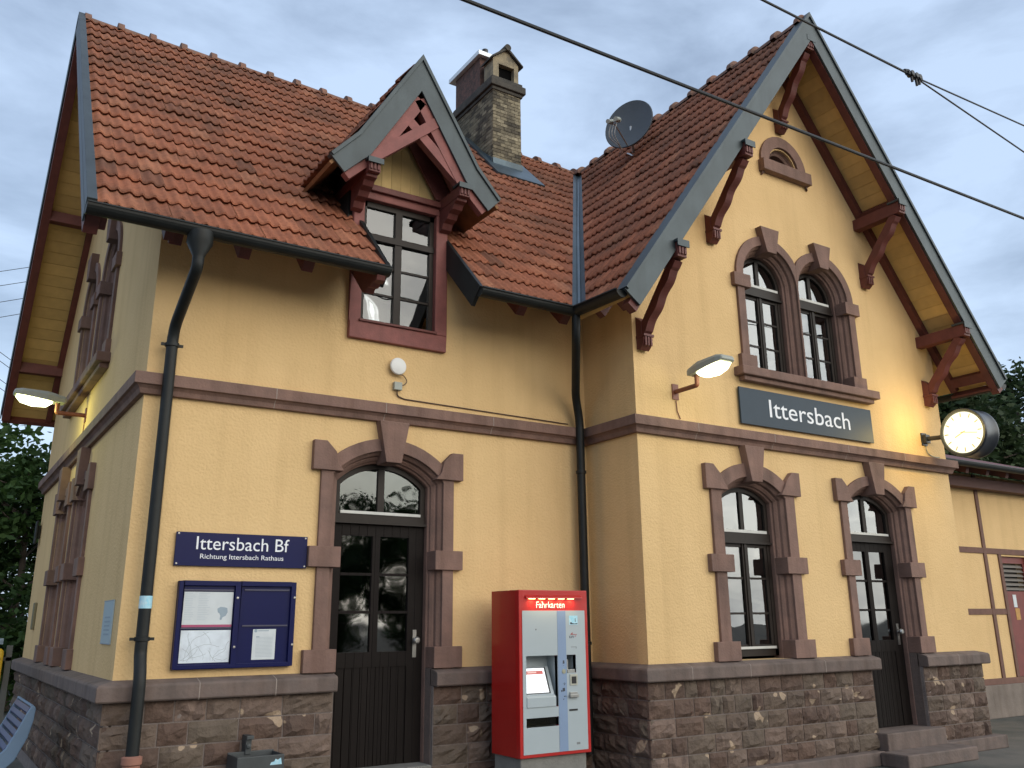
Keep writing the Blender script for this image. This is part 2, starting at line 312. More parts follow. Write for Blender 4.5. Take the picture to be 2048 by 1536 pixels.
# ------------------------------------------------------------------ openings
def seg_curve(uc, a, zb, zc, r, o, n=18):
    aa = a + o; rr = r + o; th = math.acos(min(1, aa / rr)); pts = [(uc - aa, zb)]
    for k in range(n + 1):
        t = math.pi - th - (math.pi - 2 * th) * k / n; pts.append((uc + rr * math.cos(t), zc + rr * math.sin(t)))
    return pts + [(uc + aa, zb)]
def round_curve(uc, a, zb, zc, o, n=22):
    aa = a + o; pts = [(uc - aa, zb)]
    for k in range(n + 1):
        t = math.pi - math.pi * k / n; pts.append((uc + aa * math.cos(t), zc + aa * math.sin(t)))
    return pts + [(uc + aa, zb)]
WIN_R = (0.64, 1.29); DOOR_R = (0.66, 1.32)
def seg_opening(uc, kind, o=0.0, zb=None):
    a = 0.43 if kind == 'win' else 0.50; r, zc = WIN_R if kind == 'win' else (0.70, 1.29)
    return seg_curve(uc, a, (0.0 if kind == 'win' else -0.86) if zb is None else zb, zc, r, o)
def rnd_opening(uc, o=0.0, zb=3.36): return round_curve(uc, 0.40, zb, 4.60, o)
def oc_opening(uc, o=0.0):
    return [(uc + (0.22 + o) * math.cos(math.pi - math.pi * k / 16), 6.39 - (o if k in (0, 16) else 0) + (0.22 + o) * math.sin(math.pi * k / 16)) for k in range(17)]
PROF = [(0.00, -0.26), (0.00, -0.13), (0.02, -0.115), (0.02, -0.095), (0.045, -0.07), (0.06, -0.065), (0.065, -0.03), (0.10, 0.0), (0.10, 0.035)]
def surround(F, curve, flat, parent, blocks, name='stone_surround', mat=None):
    b = MB(); pr = PROF + [(0.10 + flat, 0.035), (0.10 + flat, -0.02)]
    b.loft([[F(u, v, d) for u, v in curve(o)] for o, d in pr])
    for poly, d in blocks: b.prism(F, [poly], -0.125, d)
    return b.build(name, mat or STONE, parent, bevel=0.006)
def rect(u0, u1, v0, v1): return [(u0, v0), (u1, v0), (u1, v1), (u0, v1)]
def seg_blocks(uc, kind):
    h = 0.785 if kind == 'win' else 0.82; i = 0.435 if kind == 'win' else 0.505; out = []
    for sg in (-1, 1):
        q = lambda u0, u1, v0, v1: [(uc + sg * u0, v0), (uc + sg * u1, v0), (uc + sg * u1, v1), (uc + sg * u0, v1)]
        out.append((q(i, h, 0.0, 0.20), 0.065)); out.append((q(i, h, 0.935, 1.125), 0.065))
        top = [(uc + sg * i, 1.845), (uc + sg * h, 1.845), (uc + sg * h, 2.13), (uc + sg * (h - 0.13), 2.13), (uc + sg * (h - 0.23), 2.03), (uc + sg * (i + 0.06), 1.92)]
        out.append((top, 0.065))
    out.append(([(uc - 0.085, 1.965), (uc + 0.085, 1.965), (uc + 0.165, 2.383), (uc - 0.165, 2.383)], 0.105))
    return out
def leaf_window(F, uc, a, rows, zb, ztr, curve, parent, dd=-0.20, curtain=None, roomdark=True):
    """wooden window: outer frame following the opening, transom, mullions and bars; glass and curtains as sub-parts"""
    b = MB(); t = 0.055
    c0 = curve(0.01); c1 = curve(-t)
    c1[0] = (c1[0][0], c1[0][1]); n = len(c0)
    b.loft([[F(u, v, dd - 0.03) for u, v in c0], [F(u, v, dd + 0.02) for u, v in c0], [F(u, v, dd + 0.02) for u, v in c1], [F(u, v, dd - 0.03) for u, v in c1]])
    b.fbox(F, uc - a, uc + a, zb, zb + 0.075, dd - 0.03, dd + 0.02)
    b.fbox(F, uc - a, uc + a, ztr - 0.05, ztr + 0.05, dd - 0.03, dd + 0.035); b.fbox(F, uc - a, uc + a, ztr - 0.075, ztr - 0.05, dd - 0.03, dd + 0.055)
    top = max(v for u, v in c1)
    b.fbox(F, uc - 0.03, uc + 0.03, ztr + 0.05, top + 0.02, dd - 0.025, dd + 0.015)
    b.fbox(F, uc - 0.045, uc + 0.045, zb + 0.075, ztr - 0.075, dd - 0.025, dd + 0.022); b.fbox(F, uc - 0.018, uc + 0.018, zb + 0.075, ztr - 0.075, dd + 0.022, dd + 0.034)
    z0 = zb + 0.075; z1 = ztr - 0.075
    for sg in (-1, 1):
        u0 = uc + sg * 0.045; u1 = uc + sg * (a - t)
        b.fbox(F, min(u1, u1 - sg * 0.045), max(u1, u1 - sg * 0.045), z0, z1, dd - 0.02, dd + 0.012)
        b.fbox(F, min(u0, u1), max(u0, u1), z1 - 0.04, z1, dd - 0.02, dd + 0.010)
        b.fbox(F, min(u0, u1), max(u0, u1), z0, z0 + 0.05, dd - 0.02, dd + 0.010)
        for k in range(1, rows):
            zz = z0 + (z1 - z0) * k / rows; b.fbox(F, min(u0, u1), max(u0, u1), zz - 0.012, zz + 0.012, dd - 0.018, dd + 0.006)
    w = b.build('window', FRAME, parent)
    MB().fbox(F, uc - a + t, uc + a - t, ztr + 0.052, ztr + 0.085, dd + 0.022, dd + 0.04).build('weather_bar', RAIL, w)
    if rows and F is not FL: MB().fbox(F, uc - a + t, uc + a - t, zb + 0.078, zb + 0.105, dd + 0.022, dd + 0.04).build('weather_bar', RAIL, w)
    g = MB(); g.prism(F, [curve(-0.02)], dd - 0.008, dd - 0.004); g.build('glass', GLASS, w)
    if curtain:
        for (ua, ub, va, vb) in curtain:
            cb = MB(); n = 30; rows_ = []
            for zz in (va, vb): rows_.append([F(ua + (ub - ua) * i / n, zz, dd - 0.10 + 0.016 * math.sin(i * 1.9)) for i in range(n + 1)])
            cb.loft(rows_).build('curtain', CURT, w, smooth=True)
    return w

# ------------------------------------------------------------------ THE STATION BUILDING
ST = thing('station_building', 'yellow stucco station building with red tiled gable roofs and brown sandstone trim', 'station', (0, 0, GR))
MD, GW, GD = 2.385, 6.59, 8.87            # main door, gable window, gable door centres
UP = (7.235, 8.265); LW = (3.03, 4.60)    # paired arched windows; end wall windows

# walls
b = MB()
b.prism(FM, [[(0.2445, GR), (L + 0.2, GR), (L + 0.2, 4.28), (2.975, 4.28), (2.975, 4.95), (1.875, 4.95), (1.875, 4.28), (0.2445, 4.28)],
             seg_opening(MD, 'door', 0.098, GR + 0.05), rect(1.97, 2.85, 3.40, 4.86)], -0.25, 0)
b.build('main_wall', STUCCO, ST)
b = MB()
b.prism(FG, [[(L, GR), (X1, GR), (X1, zw(2 * XC - X1) - 0.10), (XC, zw(XC) - 0.10), (L, zw(L) - 0.10)],
             seg_opening(GW, 'win', 0.098, 0.0), seg_opening(GD, 'door', 0.098, GR + 0.05), rnd_opening(UP[0], 0.098), rnd_opening(UP[1], 0.098), oc_opening(7.73, 0.05)], -0.25, 0)
b.build('gable_wall', STUCCO, ST)
b = MB()
b.prism(FL, [[(0.0, GR), (D, GR), (D, zm(-0.0) - 0.10), (YR, zm(YR) - 0.10), (0.0, zm(0) - 0.10)]] +
        [seg_opening(u, 'win', 0.098, 0.0) for u in LW] + [rnd_opening(u, 0.098) for u in LW], -0.246, 0.002)
b.build('end_wall', STUCCO, ST)
b = MB(); b.fbox(FS, -P + 0.25, 0.0, GR, 3.98, -0.25, 0); b.fbox(FR, -P + 0.25, D, GR, 4.0, -0.25, 0); b.prism(FB, [[(0.25, GR), (X1 - .25, GR), (X1 - .25, 4.0), (XC, 8.2), (4.9, 4.2), (0.25, 4.2)]], -0.25, 0)
b.build('side_walls', STUCCO, ST)
# rooms behind the glass
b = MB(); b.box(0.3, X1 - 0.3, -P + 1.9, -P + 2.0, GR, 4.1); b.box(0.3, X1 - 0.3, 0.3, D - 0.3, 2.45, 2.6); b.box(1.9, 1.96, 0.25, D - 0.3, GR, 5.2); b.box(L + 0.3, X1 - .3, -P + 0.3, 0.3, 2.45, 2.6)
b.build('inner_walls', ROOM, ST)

# bands swept round the building
PATH = [(0, D), (0, 0), (L, 0), (L, -P), (X1, -P), (X1, D)]
def sweep(path, prof, ends=True):
    """path in plan (outside on the right-hand side going A>B as listed), prof (d,z) closed"""
    n = len(path); off = []
    for i, p in enumerate(path):
        p = Vector(p); ns = []
        if i > 0: t = (p - Vector(path[i - 1])).normalized(); ns.append(Vector((t.y, -t.x)))
        if i < n - 1: t = (Vector(path[i + 1]) - p).normalized(); ns.append(Vector((t.y, -t.x)))
        m = ns[0] if len(ns) == 1 else (ns[0] + ns[1]) / (1 + ns[0].dot(ns[1]))
        off.append(m)
    # outward: for (0,D)->(0,0) travel is -y, right-hand normal is (-1,0): outside
    b = MB(); rings = [[Vector((path[i][0] + off[i].x * d, path[i][1] + off[i].y * d, z)) for d, z in prof] for i in range(n)]
    b.loft(rings, True)
    if ends:
        for r in (rings[0], rings[-1]): b.add(r, [tuple(range(len(r)))], 0.5)
    return b
SC = [(-0.02, 2.385), (0.045, 2.385), (0.05, 2.40), (0.06, 2.43), (0.085, 2.455), (0.11, 2.46), (0.11, 2.565), (-0.02, 2.60)]
sweep(PATH, SC).build('string_course', STONE, ST, bevel=0.005)
WT = [(-0.02, -0.165), (0.125, -0.165), (0.135, -0.15), (0.135, -0.045), (0.12, -0.03), (0.0, 0.0), (-0.02, 0.0)]
def wt(path): sweep(path, WT).build('water_table', STONE2, ST, bevel=0.008)
wt([(0, D), (0, 0), (MD - 0.505, 0)]); wt([(MD + 0.505, 0), (L, 0), (L, -P), (GD - 0.43, -P)]); wt([(GD + 0.505, -P), (X1, -P), (X1, D)])
# pale mortar joints between the lengths of sandstone
JOINT = pm('pale_joint', (0.30, 0.25, 0.22), 0.95, 0.2, 20)
for F, prof_, us in ((FM, WT, (0.66, 1.31, 3.9)), (FG, WT, (5.35, 6.2, 7.42)), (FG, WT, (10.05,)), (FM, SC, (1.15, 2.28, 3.55)), (FG, SC, (5.7, 6.95, 8.32, 9.5)), (FL, WT, (1.0, 2.1, 3.4, 4.6)), (FL, SC, (1.3, 2.7, 4.1))):
    for u in us:
        MB().loft([[F(u - 0.004, z + (0.0015 if z > (prof_[0][1] + 0.05) else -0.0015), d + 0.0015) for d, z in prof_[1:-1]], [F(u + 0.004, z + (0.0015 if z > (prof_[0][1] + 0.05) else -0.0015), d + 0.0015) for d, z in prof_[1:-1]]]).build('mortar_joint', JOINT, ST)
# the returns of the sandstone sill inside the door jambs
for uc, F in ((MD, FM), (GD, FG)):
    for sg in (-1, 1): MB().fbox(F, *(sorted((uc + sg * 0.505, uc + sg * 0.60))), -1.1, 0.0, -0.26, 0.0).build('door_jamb_stone', STONE2, ST)

# rock-faced plinth blocks
def plinth(F, u0, u1, zlist, parent, b, seed, keep=lambda u, z: True, d0=0.05, wmin=0.17, wmax=0.40):
    rr = random.Random(seed)
    for z0, z1 in zip(zlist[:-1], zlist[1:]):
        u = u0
        while u < u1 - 0.02:
            w = rr.uniform(wmin, wmax)
            if u1 - (u + w) < 0.15: w = u1 - u
            g = 0.006; nu, nv = 5, 4; grid = []
            tilt = rr.uniform(-0.02, 0.02); tv = rr.uniform(-0.012, 0.02); rough = rr.uniform(0.006, 0.022)
            for j in range(nv + 1):
                for i in range(nu + 1):
                    fu = i / nu; fv = j / nv; edge = i in (0, nu) or j in (0, nv)
                    d = d0 + (0.0 if edge else 0.025 + tilt * (fu - .5) * 2 + tv * (fv - .5) * 2 + rr.uniform(-rough, rough))
                    ju = 0 if edge else rr.uniform(-.3, .3) * w / nu; jv = 0 if edge else rr.uniform(-.3, .3) * (z1 - z0) / nv
                    grid.append(F(u + g + (w - 2 * g) * fu + ju, z0 + g + (z1 - z0 - 2 * g) * fv + jv, d))
            fs = []
            for j in range(nv):
                for i in range(nu): a = j * (nu + 1) + i; fs += [(a, a + 1, a + nu + 2), (a, a + nu + 2, a + nu + 1)]
            # sides
            m = len(grid); ring = [i for i in range(nu + 1)] + [(j + 1) * (nu + 1) - 1 for j in range(1, nv + 1)] + [nv * (nu + 1) + i for i in range(nu - 1, -1, -1)] + [j * (nu + 1) for j in range(nv - 1, 0, -1)]
            back = []
            for q in ring:
                fu = (q % (nu + 1)) / nu; fv = (q // (nu + 1)) / nv; back.append(F(u + g + (w - 2 * g) * fu, z0 + g + (z1 - z0 - 2 * g) * fv, d0 - 0.035))
            k = len(ring)
            for i in range(k): fs.append((ring[i], ring[(i + 1) % k], m + (i + 1) % k, m + i))
            b.add(grid + back, fs, rr.random()); u += w
ZL = [-1.055, -0.875, -0.70, -0.52, -0.34, -0.165]
for F, u0, u1, sd_, wmn, wmx in ((FM, -0.07, MD - 0.51, 1, .22, .48), (FM, MD + 0.51, L - 0.08, 2, .17, .40), (FG, L - 0.07, GD - 0.51, 3, .17, .40), (FG, GD + 0.51, X1 + 0.05, 4, .17, .40), (FL, -0.06, D, 5, .22, .5), (FS, -P - 0.06, 0, 6, .17, .4), (FR, -P - 0.06, 2.0, 7, .2, .4)):
    b = MB(); plinth(F, u0, u1, ([GR] if sd_ == 1 else []) + ZL, ST, b, sd_, wmin=wmn, wmax=wmx); b.build('plinth_stones', ROCK, ST)
b = MB()
b.fbox(FM, -0.0, MD - 0.51, GR, -0.16, -0.02, 0.043); b.fbox(FM, MD + 0.51, L, GR, -0.16, -0.02, 0.043); b.fbox(FG, L - 0.04, GD - 0.51, GR, -0.16, -0.02, 0.043); b.fbox(FG, GD + 0.51, X1 + 0.04, GR, -0.16, -0.02, 0.043)
b.fbox(FL, -0.043, D, GR, -0.16, -0.02, 0.043); b.fbox(FS, -P - 0.03, 0, GR, -0.16, -0.02, 0.043); b.fbox(FR, -P, 2, GR, -0.16, -0.02, 0.043)
b.build('plinth_mortar', MORTAR, ST)
b = MB(); b.prism(FS, [rect(-P - 0.16, 0.0, GR, -1.055)], -0.0, 0.16)
b.build('plinth_foot', STONE2, ST, bevel=0.012)
b = MB(); b.fbox(FG, L - 0.16, GD - 0.62, GR, -1.05, 0.0, 0.19); b.fbox(FG, GD + 0.60, X1 + 0.17, GR, -1.045, 0.0, 0.19); b.build('plinth_foot', STONE2, ST, bevel=0.012)

# surrounds, windows, doors
surround(FM, lambda o: seg_opening(MD, 'door', o), 0.125, ST, seg_blocks(MD, 'door'))
surround(FG, lambda o: seg_opening(GW, 'win', o), 0.16, ST, seg_blocks(GW, 'win'))
surround(FG, lambda o: seg_opening(GD, 'door', o), 0.125, ST, seg_blocks(GD, 'door'))
for u in LW: surround(FL, lambda o, u=u: seg_opening(u, 'win', min(o, 0.22)), 0.10, ST, [([(u + (x - u) * 0.88, z) for x, z in p], d) for p, d in seg_blocks(u, 'win')])
def rnd_blocks(uc, sides=(-1, 1)):
    out = []
    for sg in sides:
        q = lambda u0, u1, v0, v1: [(uc + sg * u0, v0), (uc + sg * u1, v0), (uc + sg * u1, v1), (uc + sg * u0, v1)]
        out.append((q(0.41, 0.68, 3.36, 3.54), 0.06)); out.append((q(0.41, 0.70, 4.43, 4.60), 0.065))
    out.append(([(uc - 0.085, 4.985), (uc + 0.085, 4.985), (uc + 0.175, 5.33), (uc - 0.175, 5.33)], 0.10))
    return out
# paired arched windows share one moulded surround: clip each half at the middle
def half_surround(F, uc, umid, sg):
    b = MB(); prof = PROF + [(0.225, 0.035), (0.225, -0.02)]
    cs = []
    for o, d in prof:
        c = rnd_opening(uc, o); cs.append([F((min(u, umid) if sg < 0 else max(u, umid)) if (u - umid) * sg * -1 > -0.0 or True else u, v, d) for u, v in c])
    b.loft(cs)
    return b
um = (UP[0] + UP[1]) / 2
for uc, sg in ((UP[0], -1), (UP[1], 1)):
    b = half_surround(FG, uc, um, sg)
    for poly, d in rnd_blocks(uc, (sg,)): b.prism(FG, [poly], -0.11, d)
    b.build('stone_surround', STONE, ST, bevel=0.005)
for u in LW: surround(FL, lambda o, u=u: rnd_opening(u, o), 0.125, ST, rnd_blocks(u))
b = MB(); b.fbox(FG, 6.46, 9.07, 3.25, 3.36, -0.26, 0.15); b.fbox(FG, 6.53, 9.0, 3.19, 3.25, 0.0, 0.10); b.build('window_sill', STONE, ST, bevel=0.012)
b = MB(); b.fbox(FL, 2.26, 5.42, 3.25, 3.36, -0.26, 0.15); b.fbox(FL, 2.33, 5.35, 3.19, 3.25, 0.0, 0.10); b.build('window_sill', STONE, ST, bevel=0.012)
b = MB(); oc = 7.73
b.loft([[FG(u, v, d) for u, v in oc_opening(oc, o)] for o, d in ((0, -0.25), (0, -0.08), (0.03, -0.06), (0.05, -0.03), (0.07, 0.0), (0.07, 0.035), (0.235, 0.035), (0.235, -0.02))])
b.fbox(FG, oc - 0.48, oc + 0.48, 6.215, 6.385, -0.24, 0.10); b.build('half_round_surround', STONE, ST, bevel=0.006)
MB().prism(FG, [oc_opening(oc, 0.06)], -0.24, -0.22).build('vent_board', FRAME, ST)
leaf_window(FG, GW, 0.43, 3, 0.03, 1.35, lambda o: seg_opening(GW, 'win', o, 0.03), ST, curtain=[(GW + 0.05, GW + 0.40, 0.1, 1.28), (GW - 0.40, GW - 0.22, 0.1, 1.28), (GW + 0.12, GW + 0.40, 1.42, 1.9)])
for i, u in enumerate(UP): leaf_window(FG, u, 0.40, 3, 3.36, 4.52, lambda o, u=u: rnd_opening(u, o), ST, curtain=[(u + 0.10, u + 0.38, 3.45, 4.45)] + ([(u - 0.38, u - 0.1, 3.45, 4.45)] if i == 0 else []))
for u in LW:
    leaf_window(FL, u, 0.43, 3, 0.0, 1.35, lambda o, u=u: seg_opening(u, 'win', o), ST)
    leaf_window(FL, u, 0.40, 3, 3.36, 4.52, lambda o, u=u: rnd_opening(u, o), ST)
def door(F, uc, glassm, parent, knob):
    dd = -0.20; b = MB(); b.fbox(F, uc - 0.5, uc + 0.5, -0.86, 1.37, dd - 0.06, dd - 0.03)
    # stiles, rails and the boarded foot
    for u0, u1, v0, v1 in ((-0.5, -0.40, -0.86, 1.37), (0.33, 0.5, -0.86, 1.37), (-0.40, 0.33, 1.26, 1.37), (-0.40, 0.33, 0.02, 0.16), (-0.07, 0.01, 0.16, 1.26)): b.fbox(F, uc + u0, uc + u1, v0, v1, dd - 0.031, dd + 0.012)
    for zz in (0.53, 0.89): b.fbox(F, uc - 0.40, uc + 0.33, zz - 0.013, zz + 0.013, dd - 0.031, dd + 0.006)
    b.fbox(F, uc - 0.40, uc + 0.33, -0.86, 0.02, dd - 0.031, dd - 0.008)
    for k in range(9): b.fbox(F, uc - 0.395 + k * 0.0807, uc - 0.395 + k * 0.0807 + 0.074, -0.86, 0.02, dd - 0.009, dd + 0.003)
    dr = b.build('door', DOORW, parent)
    g = MB(); g.fbox(F, uc - 0.41, uc + 0.34, 0.15, 1.27, dd - 0.016, dd - 0.012); g.build('glass', glassm, dr)
    h = MB(); h.fbox(F, uc + knob - 0.02, uc + knob + 0.02, 0.10, 0.36, dd + 0.012, dd + 0.020); h.lathe(F(uc + knob + 0.0, 0.26, dd + 0.02), F(0, 0, 1) - F(0, 0, 0), [(0.012, 0), (0.012, 0.03), (0.032, 0.035), (0.036, 0.055), (0.025, 0.07), (0.0, 0.072)], 16); h.build('handle', STEEL, dr, smooth=True)
    t = MB(); cv = lambda o: seg_opening(uc, 'door', o, 1.44); c0 = cv(0.01); c1 = cv(-0.055)
    t.loft([[F(u, v, dd - 0.03) for u, v in c0], [F(u, v, dd + 0.02) for u, v in c0], [F(u, v, dd + 0.02) for u, v in c1], [F(u, v, dd - 0.03) for u, v in c1]])
    t.fbox(F, uc - 0.5, uc + 0.5, 1.375, 1.47, dd - 0.05, dd + 0.03); t.fbox(F, uc - 0.5, uc + 0.5, 1.375, 1.40, dd + 0.03, dd + 0.06); t.fbox(F, uc - 0.035, uc + 0.035, 1.47, 1.95, dd - 0.03, dd + 0.015)
    tw = t.build('fanlight', FRAME, parent); MB().prism(F, [cv(-0.02)], dd - 0.01, dd - 0.006).build('glass', GLASSF if F is FM else GLASS, tw)
    MB().fbox(F, uc - 0.44, uc + 0.44, 1.472, 1.50, dd + 0.02, dd + 0.04).build('weather_bar', RAIL, tw)
door(FM, MD, GLASSD, ST, 0.41); door(FG, GD, GLASSD, ST, 0.42)
b = MB(); b.fbox(FM, MD - 0.5, MD + 0.5, GR, -0.862, -0.5, 0.06); b.build('door_sill', CONC, ST, bevel=0.01)
b = MB(); b.fbox(FG, GD - 0.57, GD + 0.59, GR, -0.866, -0.5, 0.20); b.fbox(FG, GD - 0.74, GD + 0.62, GR, -1.05, 0.2, 0.56); b.build('door_steps', STONE2, ST, bevel=0.015)

# ------------------------------------------------------------------ roofs
class Slope:
    def __init__(s, o, u, v):
        s.o = Vector(o); s.u = Vector(u).normalized(); s.v = Vector(v).normalized(); s.n = s.u.cross(s.v)
        if s.n.z < 0: s.n = -s.n
    def __call__(s, a, b, c): return s.o + s.u * a + s.v * b + s.n * c
KM = math.sqrt(1 + 1.0536 ** 2); KW = math.sqrt(1 + 1.346 ** 2)
SF = Slope((0, -0.70, 3.74), (1, 0, 0), (0, 1, 1.0536)); LSM = 4.385 * KM
SBk = Slope((0, 2 * YR + 0.70, 3.74), (1, 0, 0), (0, -1, 1.0536))
XE = 4.27
SW = Slope((XE, 0, zw(XE)), (0, 1, 0), (1, 0, 1.346)); LSW = (XC - XE) * KW
SE = Slope((2 * XC - XE, 0, zw(XE)), (0, 1, 0), (-1, 0, 1.346))
VA = Vector((4.31, -0.70, 3.74)); VB = Vector((XC, YR, 8.33)); vd = (VB - VA); vn = Vector((-vd.y, vd.x, 0)).normalized()   # points to the left (main roof) side
def tprof(t):
    t = t % 1.0
    def hump(c, w, h):
        x = abs(t - c); x = min(x, 1 - x); return h * 0.5 * (1 + math.cos(math.pi * x / w)) if x < w else 0
    return hump(0.42, 0.26, 0.030) + hump(0.93, 0.13, 0.027) + hump(0.80, 0.08, 0.010)
def tiles(slope, u0, u1, s0, s1, cuts, parent, tw=0.203, course=0.345, samp=12, seed=1, name='roof_tiles'):
    rr = random.Random(seed); bm = bmesh.new(); tl = bm.faces.layers.float.new('tint')
    nc = int(math.ceil((s1 - s0) / course)); nt_ = int(math.ceil((u1 - u0) / tw))
    for c in range(nc):
        for k in range(nt_):
            a = s0 + c * course; e = min(a + course + 0.02, s1); ua = u0 + k * tw; tint = min(1, max(0, rr.gauss(0.55, 0.20)))
            jn = rr.uniform(-0.004, 0.005); ja = rr.uniform(-0.006, 0.006); rows = []
            for (s, base) in ((a + ja + 0.045, 0.004), (a + ja, 0.034), (a + ja + 0.010, 0.048), (e, 0.012)):
                rows.append([bm.verts.new(slope(ua + tw * i / samp, s, base + jn + (tprof(i / samp) if base != 0.004 else 0.0))) for i in range(samp + 1)])
            for j in range(3):
                for i in range(samp):
                    f = bm.faces.new((rows[j][i], rows[j][i + 1], rows[j + 1][i + 1], rows[j + 1][i])); f[tl] = tint; f.smooth = j == 2
    bm.normal_update()
    for co, no_ in cuts:
        bmesh.ops.bisect_plane(bm, geom=bm.verts[:] + bm.edges[:] + bm.faces[:], plane_co=co, plane_no=no_, clear_outer=True)
    base = wloc(parent)
    for v in bm.verts: v.co -= base
    me = bpy.data.meshes.new(name); bm.to_mesh(me); bm.free(); me.materials.append(TILE)
    o = bpy.data.objects.new(name, me); COL.objects.link(o); o.parent = parent; return o
RF = MB(); RF.beam((XC, -1.4, 8.12), (XC, D, 8.12), 0.14, 0.2); RF = RF.build('roof', WOOD, ST)
vcut_main = (VA + vn * 0.075, -vn); vcut_wing = (VA - vn * 0.075, vn)
ztop = SF(0, LSM - 0.05, 0)
YC = Vector((0, -1, 0))
# dormer plane numbers
DX = 2.405; DYF = -0.50; DAP = 6.40
XA, XB = 1.94, 3.00            # the eave is cut between these
tiles(SF, -0.66, XA, 0.0, LSM, [], RF, seed=1, course=0.345) if False else None
tiles(SF, -0.67, XA, 0.0, LSM, [(Vector((XA, 0, 0)), Vector((1, 0, 0)))], RF, seed=1)
tiles(SF, XB, 8.0, 0.0, LSM, [vcut_main], RF, seed=2)
tiles(SF, XA, XB, 2.5 - 0.345 * 1 + 0.26, LSM, [(Vector((XB, 0, 0)), Vector((1, 0, 0)))], RF, seed=3)
tiles(SW, -1.55, YR + 0.5, 0.0, LSW, [vcut_wing], RF, seed=4)
tiles(SE, -1.55, D + 0.6, 0.0, LSW, [], RF, seed=5, samp=6)
tiles(SBk, -0.67, 8.0, 0.0, LSM, [(Vector((4.31, 2 * YR + 0.7, 0)) - Vector((0.1, 0, 0)), Vector((vd.y, vd.x, 0)).normalized())], RF, seed=6, samp=6)
# boarded deck under the tiles
def deck(slope, poly, parent, n0=-0.075, n1=0.0, m=SOFFX, name='soffit_boards'):
    MB().prism(slope, [poly], n0, n1).build(name, m, parent)
xv = 4.31
deck(SF, [(-0.66, 0), (XA, 0), (XA, 2.45), (XB, 2.45), (XB, 0), (xv, 0), (XC, LSM), (-0.66, LSM)], RF)
deck(SBk, [(-0.66, 0), (xv, 0), (XC, LSM), (-0.66, LSM)], RF)
deck(SW, [(YF + 0.07, 0), (-0.70, 0), (YR, LSW), (YF + 0.07, LSW)], RF)
deck(SE, [(YF + 0.07, 0), (D + 0.6, 0), (D + 0.6, LSW), (YF + 0.07, LSW)], RF)
# ridge tiles with raised collars
def ridge(p0, p1, parent, pitch=0.42, r=0.105, seed=1):
    rr = random.Random(seed); p0 = Vector(p0); p1 = Vector(p1); t = (p1 - p0).normalized(); a = t.cross(Vector((0, 0, 1))).normalized(); n = int((p1 - p0).length / pitch); b = MB()
    for k in range(n + 1):
        q0 = p0 + t * k * pitch; q1 = p0 + t * min((k + 1) * pitch, (p1 - p0).length); j = rr.uniform(-0.008, 0.008)
        cs = []
        for q, rad in ((q0, r + 0.05), (q0 + t * 0.08, r + 0.048), (q0 + t * 0.09, r + 0.006), (q1 + t * 0.03, r - 0.008)):
            cs.append([q + a * rad * math.cos(x) + Vector((0, 0, 1)) * (rad * math.sin(x) - 0.055 + j) for x in [math.pi * i / 12 for i in range(13)]])
        b.loft(cs); b.add(cs[0], [tuple(range(13))], 0.5)
    b.build('ridge_tiles', RIDGE, parent, smooth=True)
ridge((-0.66, YR, 8.36), (5.2, YR, 8.36), RF, seed=3); ridge((5.9, YR, 8.36), (XC - 0.05, YR, 8.36), RF, seed=4); ridge((XC, -1.56, 8.345), (XC, D + 0.6, 8.345), RF, seed=5)
# valley sheet
b = MB()
pa = VA + Vector((0, 0, 0.0)); 
for sl in (0,):
    t = vd.normalized()
    def onm(p): return Vector((p.x, p.y, zm(p.y) + 0.02))
    def onw(p): return Vector((p.x, p.y, zw(p.x) + 0.02))
    a0 = VA - t * 0.06; a1 = VB
    b.loft([[onm(a0 + vn * 0.10), onm(a0 + vn * 0.03) + Vector((0, 0, 0.012)), Vector((a0.x, a0.y, zm(a0.y) + 0.03)), onw(a0 - vn * 0.03) + Vector((0, 0, 0.012)), onw(a0 - vn * 0.10)],
            [onm(a1 + vn * 0.10), onm(a1 + vn * 0.03) + Vector((0, 0, 0.012)), Vector((a1.x, a1.y, zm(a1.y) + 0.03)), onw(a1 - vn * 0.03) + Vector((0, 0, 0.012)), onw(a1 - vn * 0.10)]])
b.build('valley_sheet', VALLEY, RF)
b = MB(); q0 = Vector((4.31, -0.75, 3.74)); b.beam(VA + Vector((0, 0, 0.02)), VB + Vector((0, 0, 0.02)), 0.03, 0.05); b.build('valley_fold', VALLEY, RF)
# gable verge of the main roof (left end): zinc cover over timber barge rafters
for sl, nm in ((SF, 1), (SBk, 2)):
    b = MB(); b.prism(lambda a, c, d: sl(a, c, d), [rect(-0.735, -0.655, -0.03, LSM + 0.04)], -0.02, 0.085)
    b.prism(lambda a, c, d: sl(a, c, d), [rect(-0.735, -0.72, -0.03, LSM + 0.02)], -0.14, -0.02); b.build('verge_flashing', ZINC, RF, bevel=0.004)
    b = MB(); b.prism(lambda a, c, d: sl(a, c, d), [rect(-0.715, -0.60, 0.0, LSM + 0.0)], -0.25, -0.076); b.prism(lambda a, c, d: sl(a, c, d), [rect(-0.085, 0.0, 0.0, LSM)], -0.17, -0.076); b.build('barge_rafter', WOOD, RF, bevel=0.005)
for yy in (YR, YR + 1.85, YR + 3.62, YR - 1.85, YR - 3.7):
    z = zm(yy if yy <= YR else 2 * YR - yy) - 0.20
    MB().box(-0.62, 0.0, yy - 0.07, yy + 0.07, z - 0.10, z + 0.06).build('purlin_end', WOOD, RF, bevel=0.006)
# eave timbers at both ends of the back slope
MB().prism(SBk, [rect(-0.70, 2.0, -0.06, 0.0)], -0.20, 0.0).build('eave_board', WOOD, RF)
